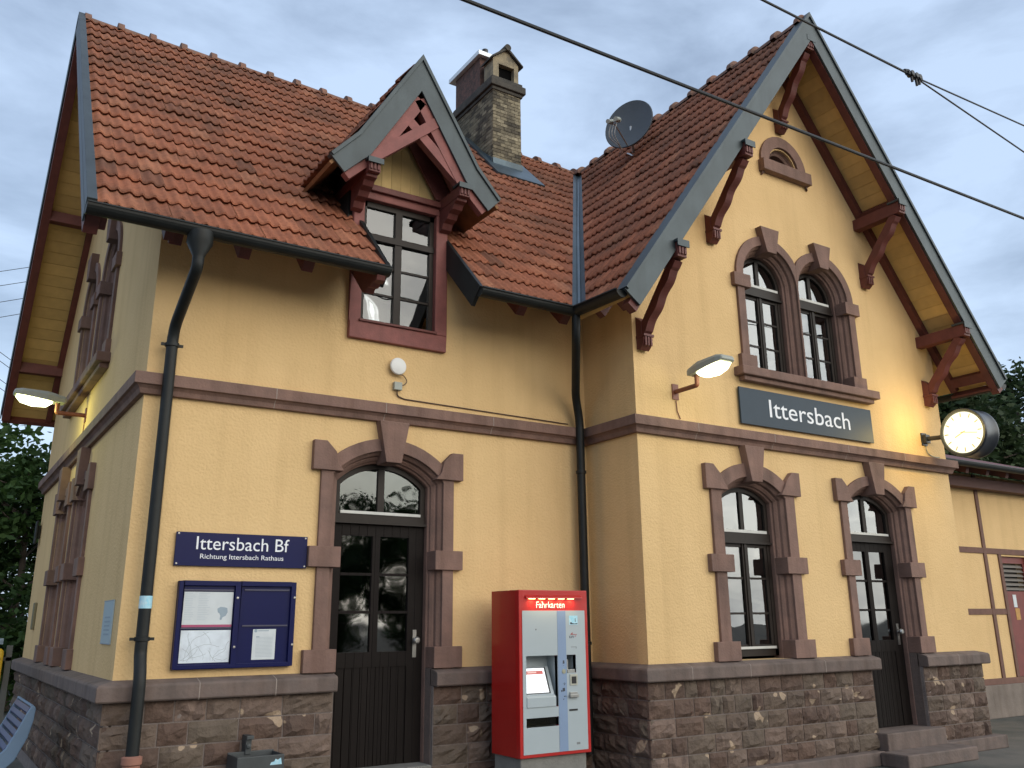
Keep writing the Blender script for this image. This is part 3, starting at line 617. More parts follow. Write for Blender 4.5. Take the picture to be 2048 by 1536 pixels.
# rafter tails under the main eave
for x in (-0.60, 0.02, 0.62, 1.22, 3.62, 4.2):
    b = MB(); b.beam(SF(x, 0.02, -0.14), SF(x, 0.95, -0.14), 0.11, 0.13, up=SF.n); b.build('rafter_tail', WOOD, RF, bevel=0.008)
for x in (1.88,):
    F = lambda y, h, d, x=x: Vector((x + d, y, 3.74 + h)); b = MB(); b.prism(F, [[(-0.78, -0.10), (-0.76, -0.15), (-0.70, -0.165), (-0.67, -0.14), (-0.61, -0.18), (-0.55, -0.16), (-0.50, -0.20), (-0.42, -0.17), (-0.10, 0.16), (-0.10, 0.45)]], -0.045, 0.045); b.build('carved_rafter_tail', WOOD, RF, bevel=0.006)
for y in (-1.35,):
    b = MB(); b.beam(SW(y, 0.02, -0.14), SW(y, 0.7, -0.14), 0.10, 0.12, up=SW.n); b.build('rafter_tail', WOOD, RF)
# gutters
def gutter(path, parent, r=0.075, m=ZINCD):
    prof = [(r * math.cos(math.pi + math.pi * i / 10), r * math.sin(math.pi + math.pi * i / 10)) for i in range(11)]
    prof += [(r - 0.004, 0.012), (r + 0.008, 0.012), (r + 0.012, -0.002)]
    n = len(path); b = MB(); rings = []
    for i, p in enumerate(path):
        p = Vector(p); ns = []
        if i > 0: t = (p - Vector(path[i - 1])).normalized(); ns.append(Vector((t.y, -t.x, 0)))
        if i < n - 1: t = (Vector(path[i + 1]) - p).normalized(); ns.append(Vector((t.y, -t.x, 0)))
        m_ = ns[0] if len(ns) == 1 else (ns[0] + ns[1]) / (1 + ns[0].dot(ns[1]))
        rings.append([p + m_ * d + Vector((0, 0, z)) for d, z in prof])
    b.loft(rings)
    for rg in (rings[0], rings[-1]): b.add(rg[:11], [tuple(range(11))], 0.5)
    o = b.build('gutter', m, parent); md = o.modifiers.new('solid', 'SOLIDIFY'); md.thickness = 0.004; return o
gz = 3.715
gutter([(-0.73, -0.765, gz), (XA + 0.02, -0.765, gz)], RF); gutter([(XB - 0.02, -0.765, gz), (4.205, -0.765, gz), (4.205, -1.575, gz - 0.03)], RF)
gutter([(2 * XC - XE + 0.06, D + 0.6, 3.64), (2 * XC - XE + 0.06, YF + 0.05, 3.64)][::-1] if False else [(2 * XC - XE + 0.06, YF + 0.05, 3.64), (2 * XC - XE + 0.06, D + 0.6, 3.64)], RF)
# slanting flashings where the eave is cut for the dormer
for x, sg in ((XA, 1), (XB, -1)):
    b = MB(); b.prism(SF, [rect(x - 0.012 if sg > 0 else x - 0.03, x + 0.03 if sg > 0 else x + 0.012, -0.06, 2.6)], -0.17, 0.07); b.build('cut_flashing', ZINCD, RF)
# front gable verge: zinc fascia
def gable_band(F, apx, apz, k, lo, hi, u_end, zfoot, d0, d1, kick=None):
    """inverted V between vertical offsets lo (lower) and hi (upper) from the roof line"""
    pts_o = [(apx - u_end, apz - k * u_end + hi), (apx, apz + hi), (apx + u_end, apz - k * u_end + hi)]
    pts_i = [(apx - u_end, apz - k * u_end + lo), (apx, apz + lo), (apx + u_end, apz - k * u_end + lo)]
    return pts_o, pts_i
FY = lambda u, v, d: Vector((u, YF - d, v))
APZ = zw(XC)
def vband(F, xc_, apz, k, half, lo, hi, d0, d1, name, m, parent, footcut=0.0, bevel=0.004):
    b = MB()
    for sg in (-1, 1):
        o0 = (xc_, apz + hi); i0 = (xc_, apz + lo)
        ux = half; oz = apz - k * ux
        # cut the foot square to the slope
        dxn = (hi - lo) * k / (1 + k * k)
        o1 = (xc_ + sg * ux, oz + hi); i1 = (xc_ + sg * (ux - dxn * footcut), apz - k * (ux - dxn * footcut) + lo)
        b.prism(F, [[i0, i1, o1, o0]], d0, d1)
    return b.build(name, m, parent, bevel=bevel)
vband(FY, XC, APZ, 1.346, XC - 4.20, -0.31, 0.09, -0.03, 0.0, 'zinc_fascia', ZINC, RF, 1.0)
vband(FY, XC, APZ, 1.346, XC - 4.20, 0.05, 0.115, -0.16, 0.022, 'verge_flashing', ZINC, RF, 1.0)
vband(FY, XC, APZ, 1.346, XC - 4.26, -0.335, -0.12, -0.14, -0.035, 'barge_rafter', WOOD, RF, 1.0)
FWg = lambda u, v, d: Vector((u, -P - d, v))
vband(FWg, XC, APZ, 1.346, XC - 4.9 + 0.55, -0.29, -0.126, 0.0, 0.09, 'wall_rafter', WOOD, RF, 1.0)
for q in ((-0.03, 0.0, -0.22), (0.10, 0.24, -0.17), (2.9, 3.05, -0.17)): MB().fbox(SE, YF + 0.12, -P, q[0], q[1], q[2], -0.0765).build('eave_board', WOOD, RF)
# brackets carrying the front gable: purlin, diagonal brace and console foot
def bracket(x, zpur, zfoot, parent, ridgeb=False):
    b = MB(); w = 0.13; yo = -1.66 if not ridgeb else -1.60
    b.box(x - w / 2, x + w / 2, yo, -P, zpur - 0.16, zpur)
    # moulded end of the purlin
    for i in range(3): b.box(x - w / 2 + 0.008 + i * 0.042, x - w / 2 + 0.035 + i * 0.042, yo - 0.018, yo, zpur - 0.13, zpur - 0.02)
    F = lambda y, z, d: Vector((x + d, y, z)); za = zpur - 0.16; zb_ = zfoot
    # wall post and carved brace as one outline
    n = 26; outer = []; inner = []
    p0 = Vector((-P - 0.03, zb_ + 0.16)); p1 = Vector((yo + 0.10, za))
    for i in range(n + 1):
        t = i / n; p = p0.lerp(p1, t); nn = Vector((-(p1 - p0).y, (p1 - p0).x)).normalized(); nn = nn if nn.x < 0 else -nn
        wv = 0.012 * math.sin(t * math.pi * 6) if 0.08 < t < 0.9 else 0
        wd = 0.055
        outer.append((p + nn * (wd + wv)).to_tuple()); inner.append((p - nn * (wd)).to_tuple())
    b.prism(F, [outer + inner[::-1]], -w / 2 + 0.01, w / 2 - 0.01)
    b.prism(F, [[(-P + 0.0, zb_ + 0.02), (-P - 0.05, zb_ + 0.0), (-P - 0.10, zb_ + 0.04), (-P - 0.125, zb_ + 0.11), (-P - 0.125, zb_ + 0.15), (-P - 0.09, zb_ + 0.17), (-P - 0.09, zb_ + 0.33), (-P, zb_ + 0.40)]], -w / 2, w / 2)
    for i in range(3): b.box(x - w / 2 + 0.012 + i * 0.04, x - w / 2 + 0.034 + i * 0.04, -P - 0.14, -P - 0.11, zb_ + 0.04, zb_ + 0.14)
    b.box(x - w / 2 - 0.008, x + w / 2 + 0.008, -P - 0.145, -P, zb_ + 0.145, zb_ + 0.172)
    o = b.build('gable_bracket', WOOD, parent, bevel=0.004)
    c = MB(); c.box(x - w / 2 - 0.02, x + w / 2 + 0.02, yo - 0.035, yo + 0.16, zpur + 0.002, zpur + 0.03); c.box(x - w / 2 - 0.02, x + w / 2 + 0.02, yo - 0.035, yo - 0.022, zpur - 0.05, zpur + 0.002); c.build('zinc_cap', ZINC, o)
for x in (6.22, 9.22): bracket(x, zw(6.22) - 0.36, 4.90, RF)
for x in (5.00, 10.36): bracket(x, zw(5.04) - 0.36, 3.32, RF)
bracket(XC, 8.04, 6.90, RF, True)

# dormer over the tall window
DM = MB(); FD = lambda u, v, d: Vector((u, DYF - d, v))
def dpts(off):
    """outline of the bellcast dormer roof (x,z): vertical offset off"""
    return [(DX - 1.0, 4.90 + off), (DX - 0.715, 5.22 + off), (DX, DAP + off), (DX + 0.715, 5.22 + off), (DX + 1.0, 4.90 + off)]
def dband(lo, hi, y0, y1, name, m, parent, bevel=0.003):
    b = MB(); o_ = dpts(hi); i_ = dpts(lo)
    q = (hi - lo) / 0.44
    i_ = [(i_[0][0] + 0.155 * q, i_[0][1] + 0.28 * q), (i_[1][0] + 0.15 * q, i_[1][1] + 0.24 * q), i_[2], (i_[3][0] - 0.15 * q, i_[3][1] + 0.24 * q), (i_[4][0] - 0.155 * q, i_[4][1] + 0.28 * q)]
    F = lambda u, v, d: Vector((u, d, v))
    for k in range(4): b.prism(F, [[i_[k], i_[k + 1], o_[k + 1], o_[k]]], y0, y1)
    return b.build(name, m, parent, bevel=bevel)
DB = dband(-0.10, -0.03, DYF + 0.03, 2.4, 'dormer', pm('dormer_soffit', (0.24, 0.115, 0.045), 0.8, 0.25, 8), ST, 0)
dband(-0.40, 0.04, DYF - 0.0, DYF + 0.028, 'zinc_fascia', ZINC, DB)
dband(-0.02, 0.055, DYF - 0.02, DYF + 0.10, 'verge_flashing', ZINC, DB)
# tiles on the two dormer slopes
for sg in (-1, 1):
    sl = Slope((DX + sg * 0.95, 0, 4.955), (0, 1, 0), (-sg * 0.235, 0, 0.265)); ln_ = math.hypot(0.235, 0.265)
    cm = [(SF(0, 0, -0.03), -SF.n)]
    tiles(sl, DYF + 0.09, 2.4, 0.0, ln_, cm, DB, course=0.36, samp=6, seed=20 + sg)
    k = Vector((0.715, 1.18)); sl = Slope((DX + sg * 0.715, 0, 5.22), (0, 1, 0), (-sg * 0.715, 0, 1.18))
    tiles(sl, DYF + 0.09, 2.4, 0.0, k.length, cm, DB, course=0.345, samp=6, seed=30 + sg)
b = MB()
for dy in (DYF + 0.04,):
    F = lambda u, v, d: Vector((u, DYF + 0.03 + d, v))
    def bar(p0, p1, w, d0, d1):
        p0 = Vector(p0); p1 = Vector(p1); t = (p1 - p0).normalized(); n = Vector((-t.y, t.x)) * w / 2
        b.prism(F, [[tuple(p0 - n), tuple(p1 - n), tuple(p1 + n), tuple(p0 + n)]], d0, d1)
    for sg in (-1, 1):
        bar((DX + sg * 0.595, 4.965), (DX + sg * 0.0, 5.915), 0.16, 0.0, 0.09)
        bar((DX + sg * 0.56, 5.01), (DX + sg * 0.81, 4.765), 0.085, 0.002, 0.088)
    bar((DX - 0.60, 4.99), (DX + 0.22, 5.70), 0.115, -0.014, 0.082); bar((DX + 0.60, 4.99), (DX - 0.22, 5.70), 0.115, 0.006, 0.098)
b.build('barge_truss', WOODP, DB, bevel=0.004)
b = MB()
for sg in (-1, 1):
    x = DX + sg * 0.53; b.box(x - 0.065, x + 0.065, DYF - 0.03, 0.6, 4.86, 4.98)
    for i in range(3): b.box(x - 0.055 + i * 0.04, x - 0.03 + i * 0.04, DYF - 0.045, DYF - 0.03, 4.88, 4.96)
    F = lambda y, z, d, x=x: Vector((x + d, y, z)); b.prism(F, [[(-0.06, 4.60), (-0.12, 4.62), (-0.16, 4.68), (-0.24, 4.70), (-0.28, 4.75), (-0.36, 4.77), (-0.40, 4.82), (-0.46, 4.83), (-0.47, 4.86), (-0.06, 4.86)]], -0.06, 0.06)
    # rafters seen under the overhang
    b.prism(lambda u, v, d: Vector((u, d, v)), [[(DX + sg * 0.66, 4.98), (DX + sg * 0.54, 4.98), (DX, 5.86), (DX, 6.03)]], -0.32, -0.24)
    b.prism(lambda u, v, d: Vector((u, d, v)), [[(DX + sg * 0.66, 4.98), (DX + sg * 0.42, 4.98), (DX, 5.66), (DX, 6.03)]], -0.085, -0.052)
b.build('dormer_bracket', WOOD, DB, bevel=0.004)
b = MB(); b.box(DX - 0.53 - 0.085, DX - 0.53 + 0.085, DYF - 0.065, DYF + 0.1, 4.983, 5.005); b.box(DX + 0.53 - 0.085, DX + 0.53 + 0.085, DYF - 0.065, DYF + 0.1, 4.983, 5.005); b.box(DX - 0.615, DX - 0.445, DYF - 0.065, DYF - 0.055, 4.945, 4.983); b.box(DX + 0.445, DX + 0.615, DYF - 0.065, DYF - 0.055, 4.945, 4.983); b.build('zinc_cap', ZINC, DB)
MB().prism(FM, [[(DX - 0.58, 4.97), (DX + 0.58, 4.97), (DX + 0.0, 5.96)]], -0.05, 0.0).build('boarded_tympanum', TYMP, DB)
# dormer cheeks
for sg in (-1, 1):
    F = lambda y, z, d, x=DX + sg * 0.56: Vector((x + d, y, z)); MB().prism(F, [[(0.0, 4.3), (0.0, 5.12), (0.9, 5.12), (0.55, 4.9)]], -0.03, 0.03).build('dormer_cheek', ZINCD, DB)
# timber window frame of the dormer, standing proud of the wall
b = MB(); x0, x1 = 1.865, 2.985
for u0, u1, v0, v1 in ((x0, x0 + 0.12, 3.40, 4.80), (x1 - 0.14, x1, 3.40, 4.80), (x0, x1, 3.22, 3.40), (x0 - 0.01, x1 + 0.01, 4.80, 4.97)): b.fbox(FM, u0, u1, v0, v1, -0.25, 0.055)
WF = b.build('timber_casing', WOODP, DB, bevel=0.008)
MB().fbox(FM, x0 - 0.015, x1 + 0.015, 4.885, 4.955, 0.057, 0.10).build('casing_moulding', WOOD, WF, bevel=0.006); MB().fbox(FM, x0 + 0.10, x1 - 0.12, 3.402, 3.43, -0.1, 0.075).build('casing_sill', WOOD, WF, bevel=0.006)
b = MB(); xa, xb = x0 + 0.12, x1 - 0.14; dd = -0.03
for u0, u1, v0, v1, e in ((xa, xa + 0.05, 3.40, 4.80, 0.02), (xb - 0.05, xb, 3.40, 4.80, 0.02), (xa, xb, 3.40, 3.46, 0.02), (xa, xb, 4.735, 4.80, 0.02), (xa, xb, 4.36, 4.43, 0.035), ((xa + xb) / 2 - 0.04, (xa + xb) / 2 + 0.04, 3.46, 4.735, 0.025)): b.fbox(FM, u0, u1, v0, v1, dd - 0.03, dd + e)
for zz in (3.76, 4.07): b.fbox(FM, xa, xb, zz - 0.011, zz + 0.011, dd - 0.02, dd + 0.008)
DW = b.build('window', FRAME, DB)
MB().fbox(FM, xa, xb, 3.43, 4.77, dd - 0.012, dd - 0.008).build('glass', GLASSB, DW)
b = MB(); xm = (xa + xb) / 2
for z in [3.46 + 0.022 * i for i in range(58)]:
    b.add([FM(xa + 0.03, z, dd - 0.06), FM(xm, z, dd - 0.06), FM(xm, z + 0.020, dd - 0.045), FM(xa + 0.03, z + 0.020, dd - 0.045)], [(0, 1, 2, 3)])
    xr = xb - 0.03 - max(0, (3.95 - z) * 0.62); 
    if z > 4.56: xr = min(xr, xb - 0.20)
    b.add([FM(xm, z, dd - 0.06), FM(xr, z, dd - 0.06), FM(xr, z + 0.020, dd - 0.045), FM(xm, z + 0.020, dd - 0.045)], [(0, 1, 2, 3)])
b.build('blind', BLIND, DW)

# chimney
CX0, CX1, CY0, CY1 = 5.33, 5.87, 2.78, 4.06
BRICKM = tintmat('sooty_yellow_brick', [(0, (0.07, 0.06, 0.045)), (0.3, (0.17, 0.145, 0.10)), (0.7, (0.25, 0.215, 0.145)), (1, (0.34, 0.295, 0.205))], 0.9, 2.4, 0.85, 0.5, 40, (0.035, 0.032, 0.028), fine=20)
b = MB(); rr = random.Random(5)
z = 7.1; c = 0
while z < 8.86:
    for (F, u0, u1) in ((lambda u, v, d: Vector((u, CY0 - d, v)), CX0, CX1), (lambda u, v, d: Vector((CX0 - d, u, v)), CY0, CY1), (lambda u, v, d: Vector((CX1 + d, u, v)), CY0, CY1), (lambda u, v, d: Vector((u, CY1 + d, v)), CX0, CX1)):
        u = u0 - (0.07 if c % 2 else 0.0)
        while u < u1 - 0.01:
            e = min(u + 0.14 * (1 if (c + int(u * 9)) % 3 else 1), u1); a = max(u, u0)
            if e - a > 0.015: b.fbox(F, a + 0.003, e - 0.003, z + 0.004, z + 0.058, -0.03, 0.002 + rr.uniform(0, 0.004), rr.random())
            u += 0.14
    z += 0.062; c += 1
CH = b.build('chimney', BRICKM, ST)
MB().box(CX0 + 0.005, CX1 - 0.005, CY0 + 0.005, CY1 - 0.005, 6.9, 8.9).build('mortar_core', pm('sooty_mortar', (0.07, 0.062, 0.052), 0.95, 0.3, 10), CH)
SOOT = pm('sooty_stone', (0.060, 0.053, 0.044), 0.95, 0.4, 6, 0.6, 40, c2=(0.03, 0.028, 0.025))
b = MB(); b.box(CX0 - 0.03, CX1 + 0.03, CY0 - 0.03, CY1 + 0.03, 8.86, 8.92); b.box(CX0 - 0.07, CX1 + 0.07, CY0 - 0.07, CY1 + 0.07, 8.92, 9.05); b.box(CX0 - 0.03, CX1 + 0.03, CY0 - 0.03, CY1 + 0.03, 9.05, 9.12); b.build('chimney_cornice', SOOT, CH, bevel=0.012)
b = MB(); y1 = CY0 + 0.30; Fx = lambda u, v, d: Vector((u, CY0 + 0.01 + d, v)); cx = (CX0 + CX1) / 2
b.prism(Fx, [[(CX0 + 0.01, 9.12), (CX1 - 0.03, 9.12), (CX1 - 0.03, 9.48), (cx, 9.70), (CX0 + 0.01, 9.48)], [(cx - 0.15, 9.14), (cx + 0.155, 9.14), (cx + 0.155, 9.40), (cx - 0.15, 9.40)]], 0.0, 0.29)
b.build('chimney_hood', pm('ochre_render', (0.27, 0.22, 0.14), 0.9, 0.3, 7, 0.4, 40, c2=(0.10, 0.09, 0.07)), CH)
b = MB()
for sg in (-1, 1):
    b.prism(Fx, [[(cx, 9.70), (cx + sg * 0.31, 9.45), (cx + sg * 0.31, 9.48), (cx, 9.75)]], -0.05, 0.33)
b.tube([(cx, CY0 - 0.06, 9.73), (cx, CY0 + 0.36, 9.73)], 0.06, 12)
b.build('hood_tiles', SOOT, CH)
MB().box(CX0 + 0.06, CX1 - 0.06, CY0 + 0.10, CY0 + 0.28, 9.0, 9.42).build('flue_dark_fill', pm('flue_shade', (0.006, 0.006, 0.006), 1.0, 0.1, spec=0.0), CH)  # black block inside the hood, the opening's shade painted as colour
b = MB(); b.box(CX0 + 0.0, CX1 - 0.05, CY0 + 0.42, CY1 - 0.02, 9.12, 9.72); b.build('flue_block', pm('dark_red_brick', (0.12, 0.06, 0.048), 0.9, 0.4, 14, 0.6, 30, c2=(0.045, 0.035, 0.03)), CH)
b = MB(); b.box(CX0 - 0.07, CX1, CY0 + 0.34, CY1 + 0.12, 9.722, 9.80); b.build('metal_lid', pm('bright_sheet_metal', (0.74, 0.78, 0.80), 0.4, 0.05, metal=0.3), CH)
MB().tube([(CX0 + 0.22, CY0 + 0.62, 9.7), (CX0 + 0.22, CY0 + 0.62, 10.06)], 0.055, 14).build('flue_pipe', BLACK, CH, smooth=True)
# lead apron round the chimney foot
b = MB(); q = lambda x, y, h: Vector((x, y, zm(y) + h))
b.prism(SF, [[(CX0 - 0.13, (CY0 + 0.7 - 0.30) * KM), (CX1 + 0.22, (CY0 + 0.7 - 0.30) * KM), (CX1 + 0.16, (CY0 + 0.7 + 0.5) * KM), (CX0 - 0.13, (CY0 + 0.7 + 0.85) * KM)]], 0.05, 0.082)
b.prism(lambda u, v, d: Vector((u, CY0 - 0.012 - d, v)), [[(CX0 - 0.014, 7.40), (CX1 + 0.014, 7.40), (CX1 + 0.014, 7.60), (CX0 - 0.014, 7.60)]], 0, 0.012)
b.prism(lambda u, v, d: Vector((CX0 - 0.012 - d, u, v)), [[(CY0, 7.30), (CY1 - 0.1, 8.33), (CY1 - 0.1, 8.55), (CY0, 7.60)]], 0, 0.012)
b.build('lead_apron', VALLEY, CH)

# ------------------------------------------------------------------ drainpipes (parts of the building)
def smooth_path(pts, n=6, r=0.25):
    """round the corners of a polyline"""
    P_ = [Vector(p) for p in pts]; o = [P_[0]]
    for i in range(1, len(P_) - 1):
        a = P_[i - 1]; c = P_[i]; e = P_[i + 1]; ra = min(r, (a - c).length * 0.45, (e - c).length * 0.45); s = c + (a - c).normalized() * ra; t = c + (e - c).normalized() * ra
        for k in range(n + 1): w = k / n; o.append(s * (1 - w) ** 2 + c * 2 * w * (1 - w) + t * w * w)
    return o + [P_[-1]]
xp = 0.165
b = MB(); b.lathe((0.18, -0.765, 3.68), (0, 0, -1), [(0.11, 0.0), (0.11, 0.10), (0.05, 0.22), (0.05, 0.25)], 20)
b.tube(smooth_path([(0.18, -0.765, 3.48), (0.18, -0.76, 3.36), (xp, -0.13, 2.98), (xp, -0.13, 0.28), (xp, -0.13, 0.20), (xp + 0.0, -0.215, 0.02), (xp + 0.0, -0.215, -0.90)], 7, 0.14), 0.050, 16)
for z in (2.83, 0.32): b.lathe((xp, -0.13, z), (0, 0, 1), [(0.052, -0.018), (0.062, -0.015), (0.062, 0.015), (0.052, 0.018)], 16); b.box(xp - 0.095, xp + 0.095, -0.14, -0.12, z - 0.012, z + 0.012); b.box(xp - 0.01, xp + 0.01, -0.13, 0.0, z - 0.01, z + 0.01)
DP = b.build('drainpipe', ZINCD, ST, smooth=True)
MB().lathe((xp, -0.215, -0.56), (0, 0, -1), [(0.055, -0.01), (0.078, 0.0), (0.078, 0.05), (0.066, 0.06), (0.066, 0.64)], 20).build('pipe_socket', TERRA, DP, smooth=True)
MB().lathe((xp, -0.13, 0.66), (0, 0, -1), [(0.0512, 0.0), (0.0512, 0.10)], 24).build('sticker', STICK, DP)
x2 = 4.70
b = MB(); b.tube(smooth_path([(4.21, -0.77, 3.66), (4.21, -0.76, 3.40), (4.60, -0.20, 2.90), (x2, -0.13, 2.66), (x2, -0.13, -0.9)], 6, 0.2), 0.048, 16)
for z in (2.05, 0.2): b.lathe((x2, -0.13, z), (0, 0, 1), [(0.05, -0.018), (0.06, -0.015), (0.06, 0.015), (0.05, 0.018)], 16)
b.build('drainpipe', ZINCD, ST, smooth=True)

# ------------------------------------------------------------------ signs, boards, small wall fittings
sg = thing('station_name_sign', 'slate blue enamel sign reading Ittersbach on the gable, under the paired arched windows', 'sign', (7.7, -P, 2.68))
MB().fbox(FG, 6.47, 8.96, 2.66, 3.11, 0.02, 0.045).build('sign_panel', SLATE, sg, bevel=0.003)
text('Ittersbach', FG, 6.97, 8.49, 2.785, 3.005, 0.046, 'lettering', WHITE, sg)
sg = thing('platform_sign', 'navy sign reading Ittersbach Bf, Richtung Ittersbach Rathaus, left of the main door', 'sign', (0.97, 0, 0.92))
MB().fbox(FM, 0.38, 1.56, 0.918, 1.205, 0.012, 0.028).build('sign_panel', NAVY, sg, bevel=0.002)
text('Ittersbach Bf', FM, 0.555, 1.385, 1.058, 1.172, 0.029, 'lettering', WHITE, sg, 0.002)
text('Richtung Ittersbach Rathaus', FM, 0.595, 1.338, 0.968, 1.022, 0.029, 'lettering', WHITE, sg, 0.002)
b = MB()
for x in (0.40, 1.54):
    for z in (0.935, 1.19): b.lathe(FM(x, z, 0.028), (0, -1, 0), [(0.008, 0), (0.008, 0.003), (0.0, 0.004)], 10)
b.build('screws', STEEL, sg)
nb = thing('timetable_case', 'navy double display case with map posters below the platform sign', 'display case', (0.95, 0, 0.07))
b = MB(); b.fbox(FM, 0.435, 1.465, 0.07, 0.79, 0.0, 0.045)
for u0, u1, v0, v1 in ((0.435, 0.475, 0.07, 0.79), (0.915, 0.965, 0.07, 0.79), (1.42, 1.465, 0.07, 0.79), (0.475, 0.915, 0.75, 0.79), (0.475, 0.915, 0.07, 0.105), (0.965, 1.42, 0.75, 0.79), (0.965, 1.42, 0.07, 0.105)): b.fbox(FM, u0, u1, v0, v1, 0.045, 0.07)
b.build('case_body', NAVY, nb, bevel=0.004)
b = MB()
for u0, u1, v in ((0.48, 0.905, 0.715), (0.48, 0.905, 0.40), (1.0, 1.405, 0.72), (1.0, 1.405, 0.415)): b.fbox(FM, u0, u1, v - 0.006, v + 0.006, 0.045, 0.055)
b.build('clamp_rail', pm('dull_rail', (0.05, 0.05, 0.09), 0.4, 0.1), nb)
mp_ = MB().fbox(FM, 0.487, 0.905, 0.425, 0.70, 0.046, 0.0475).build('area_map', PAPER2, nb)
MB().fbox(FM, 0.487, 0.905, 0.408, 0.428, 0.048, 0.0485).build('colour_strip', MAGENTA, mp_)
b = MB(); b.prism(FM, [[(0.78, 0.53), (0.775, 0.56), (0.80, 0.575), (0.835, 0.572), (0.86, 0.565), (0.865, 0.53), (0.85, 0.50), (0.825, 0.488), (0.815, 0.465), (0.80, 0.47), (0.805, 0.50), (0.795, 0.52)]], 0.048, 0.0485)
b.build('region_shape', GREYINK, mp_)
b = MB()
for i in range(16): z = 0.685 - i * 0.0145; b.fbox(FM, 0.50, 0.50 + R.uniform(0.05, 0.09), z, z + 0.003, 0.048, 0.0484); b.fbox(FM, 0.61, 0.61 + R.uniform(0.06, 0.10), z, z + 0.003, 0.048, 0.0484)
b.build('fine_print', pm('pale_grey_ink', (0.42, 0.48, 0.53), 0.5, 0.05), mp_)
m2 = MB().fbox(FM, 0.487, 0.905, 0.118, 0.382, 0.046, 0.0475).build('town_map', PAPER, nb)
b = MB()
for k in range(15):
    a0 = R.uniform(0, 6.28); px, pz = R.uniform(0.50, 0.88), R.uniform(0.13, 0.37)
    for j in range(12):
        a0 += R.uniform(-.5, .5); nx, nz = px + 0.022 * math.cos(a0), pz + 0.022 * math.sin(a0)
        if not (0.492 < nx < 0.90 and 0.123 < nz < 0.377): break
        t = Vector((nx - px, nz - pz)).normalized(); n = Vector((-t.y, t.x)) * 0.0012
        b.add([FM(px - n.x, pz - n.y, 0.0482), FM(nx - n.x, nz - n.y, 0.0482), FM(nx + n.x, nz + n.y, 0.0482), FM(px + n.x, pz + n.y, 0.0482)], [(0, 1, 2, 3)]); px, pz = nx, nz
b.build('map_roads', pm('map_line_ink', (0.30, 0.34, 0.36), 0.5, 0.05), m2)
tt = MB().fbox(FM, 1.10, 1.305, 0.13, 0.385, 0.046, 0.0475).build('timetable_sheet', PAPER2, nb)
b = MB()
for i in range(15): z = 0.315 - i * 0.0115; b.fbox(FM, 1.13, 1.28, z, z + 0.002, 0.048, 0.0484)
b.lathe(FM(1.125, 0.372, 0.0478), (0, -1, 0), [(0.014, 0), (0.014, 0.0006), (0, 0.0008)], 16); b.fbox(FM, 1.145, 1.24, 0.368, 0.375, 0.048, 0.0484); b.fbox(FM, 1.13, 1.16, 0.318, 0.325, 0.048, 0.0486)
b.build('printed_lines', GREYINK, tt)
b = MB()
for x, z in ((0.925, 0.65), (0.925, 0.24), (1.44, 0.655), (1.44, 0.25)): b.lathe(FM(x + 0.012, z, 0.07), (0, -1, 0), [(0.010, 0), (0.010, 0.004), (0.0, 0.005)], 12)
b.build('case_lock', STEEL, nb)
an = thing('disc_antenna', 'round white disc antenna on the yellow wall above the string course', 'antenna', (2.43, 0, 2.9))
MB().lathe(FM(2.425, 2.985, 0.0), (0, -1, 0), [(0.04, 0.0), (0.04, 0.03), (0.085, 0.035), (0.092, 0.05), (0.085, 0.065), (0.05, 0.075), (0.0, 0.078)], 36).build('disc', WHITEP, an, smooth=True)
jb = thing('junction_box', 'small grey junction box with a looped cable just below the white disc', 'junction box', (2.44, 0, 2.73))
MB().fbox(FM, 2.39, 2.48, 2.735, 2.82, 0.0, 0.05).build('box_body', GREYP, jb, bevel=0.006)
b = MB(); b.tube(smooth_path([FM(2.44, 2.90, 0.05), FM(2.50, 2.90, 0.035), FM(2.55, 2.84, 0.025), FM(2.50, 2.79, 0.02), FM(2.44, 2.815, 0.02)], 6, 0.05), 0.005, 6)
b.tube(smooth_path([FM(2.43, 2.735, 0.03), FM(2.44, 2.68, 0.012), FM(2.52, 2.655, 0.01), FM(4.62, 2.62, 0.01)], 6, 0.06), 0.007, 6); b.build('cable', pm('brown_cable', (0.10, 0.06, 0.04), 0.6, 0.1), jb, smooth=True)
pq = thing('notice_plate', 'pale blue notice plate with printed lines on the end wall near the corner', 'notice', (0, 0.5, 0.28))
MB().fbox(FL, 0.26, 0.73, 0.275, 0.64, 0.004, 0.012).build('plate', pm('pale_blue_plate', (0.36, 0.46, 0.50), 0.35, 0.04), pq)
b = MB()
for i in range(5): b.fbox(FL, 0.36, 0.62, 0.49 - i * 0.035, 0.503 - i * 0.035, 0.0125, 0.0135)
b.fbox(FL, 0.26, 0.73, 0.632, 0.64, 0.0125, 0.014); b.fbox(FL, 0.26, 0.73, 0.275, 0.283, 0.0125, 0.014)
b.build('print', GREYINK, pq)
o = MB().fbox(FL, 6.30, 6.45, 0.39, 0.75, 0.0, 0.04).build('wall_vent', pm('tarnished_metal', (0.16, 0.14, 0.08), 0.6, 0.2), None, bevel=0.01); tag(o, 'narrow dull metal vent on the end wall left of the lower windows', 'vent')
b = MB(); b.fbox(FL, 7.12, 7.30, 1.62, 1.96, 0.05, 0.08); b.fbox(FL, 7.2, 7.24, 1.7, 1.9, 0.0, 0.05); o = b.build('wall_plate', ZINCD, None, bevel=0.01); tag(o, 'small dark plate standing off the far edge of the end wall', 'plate')

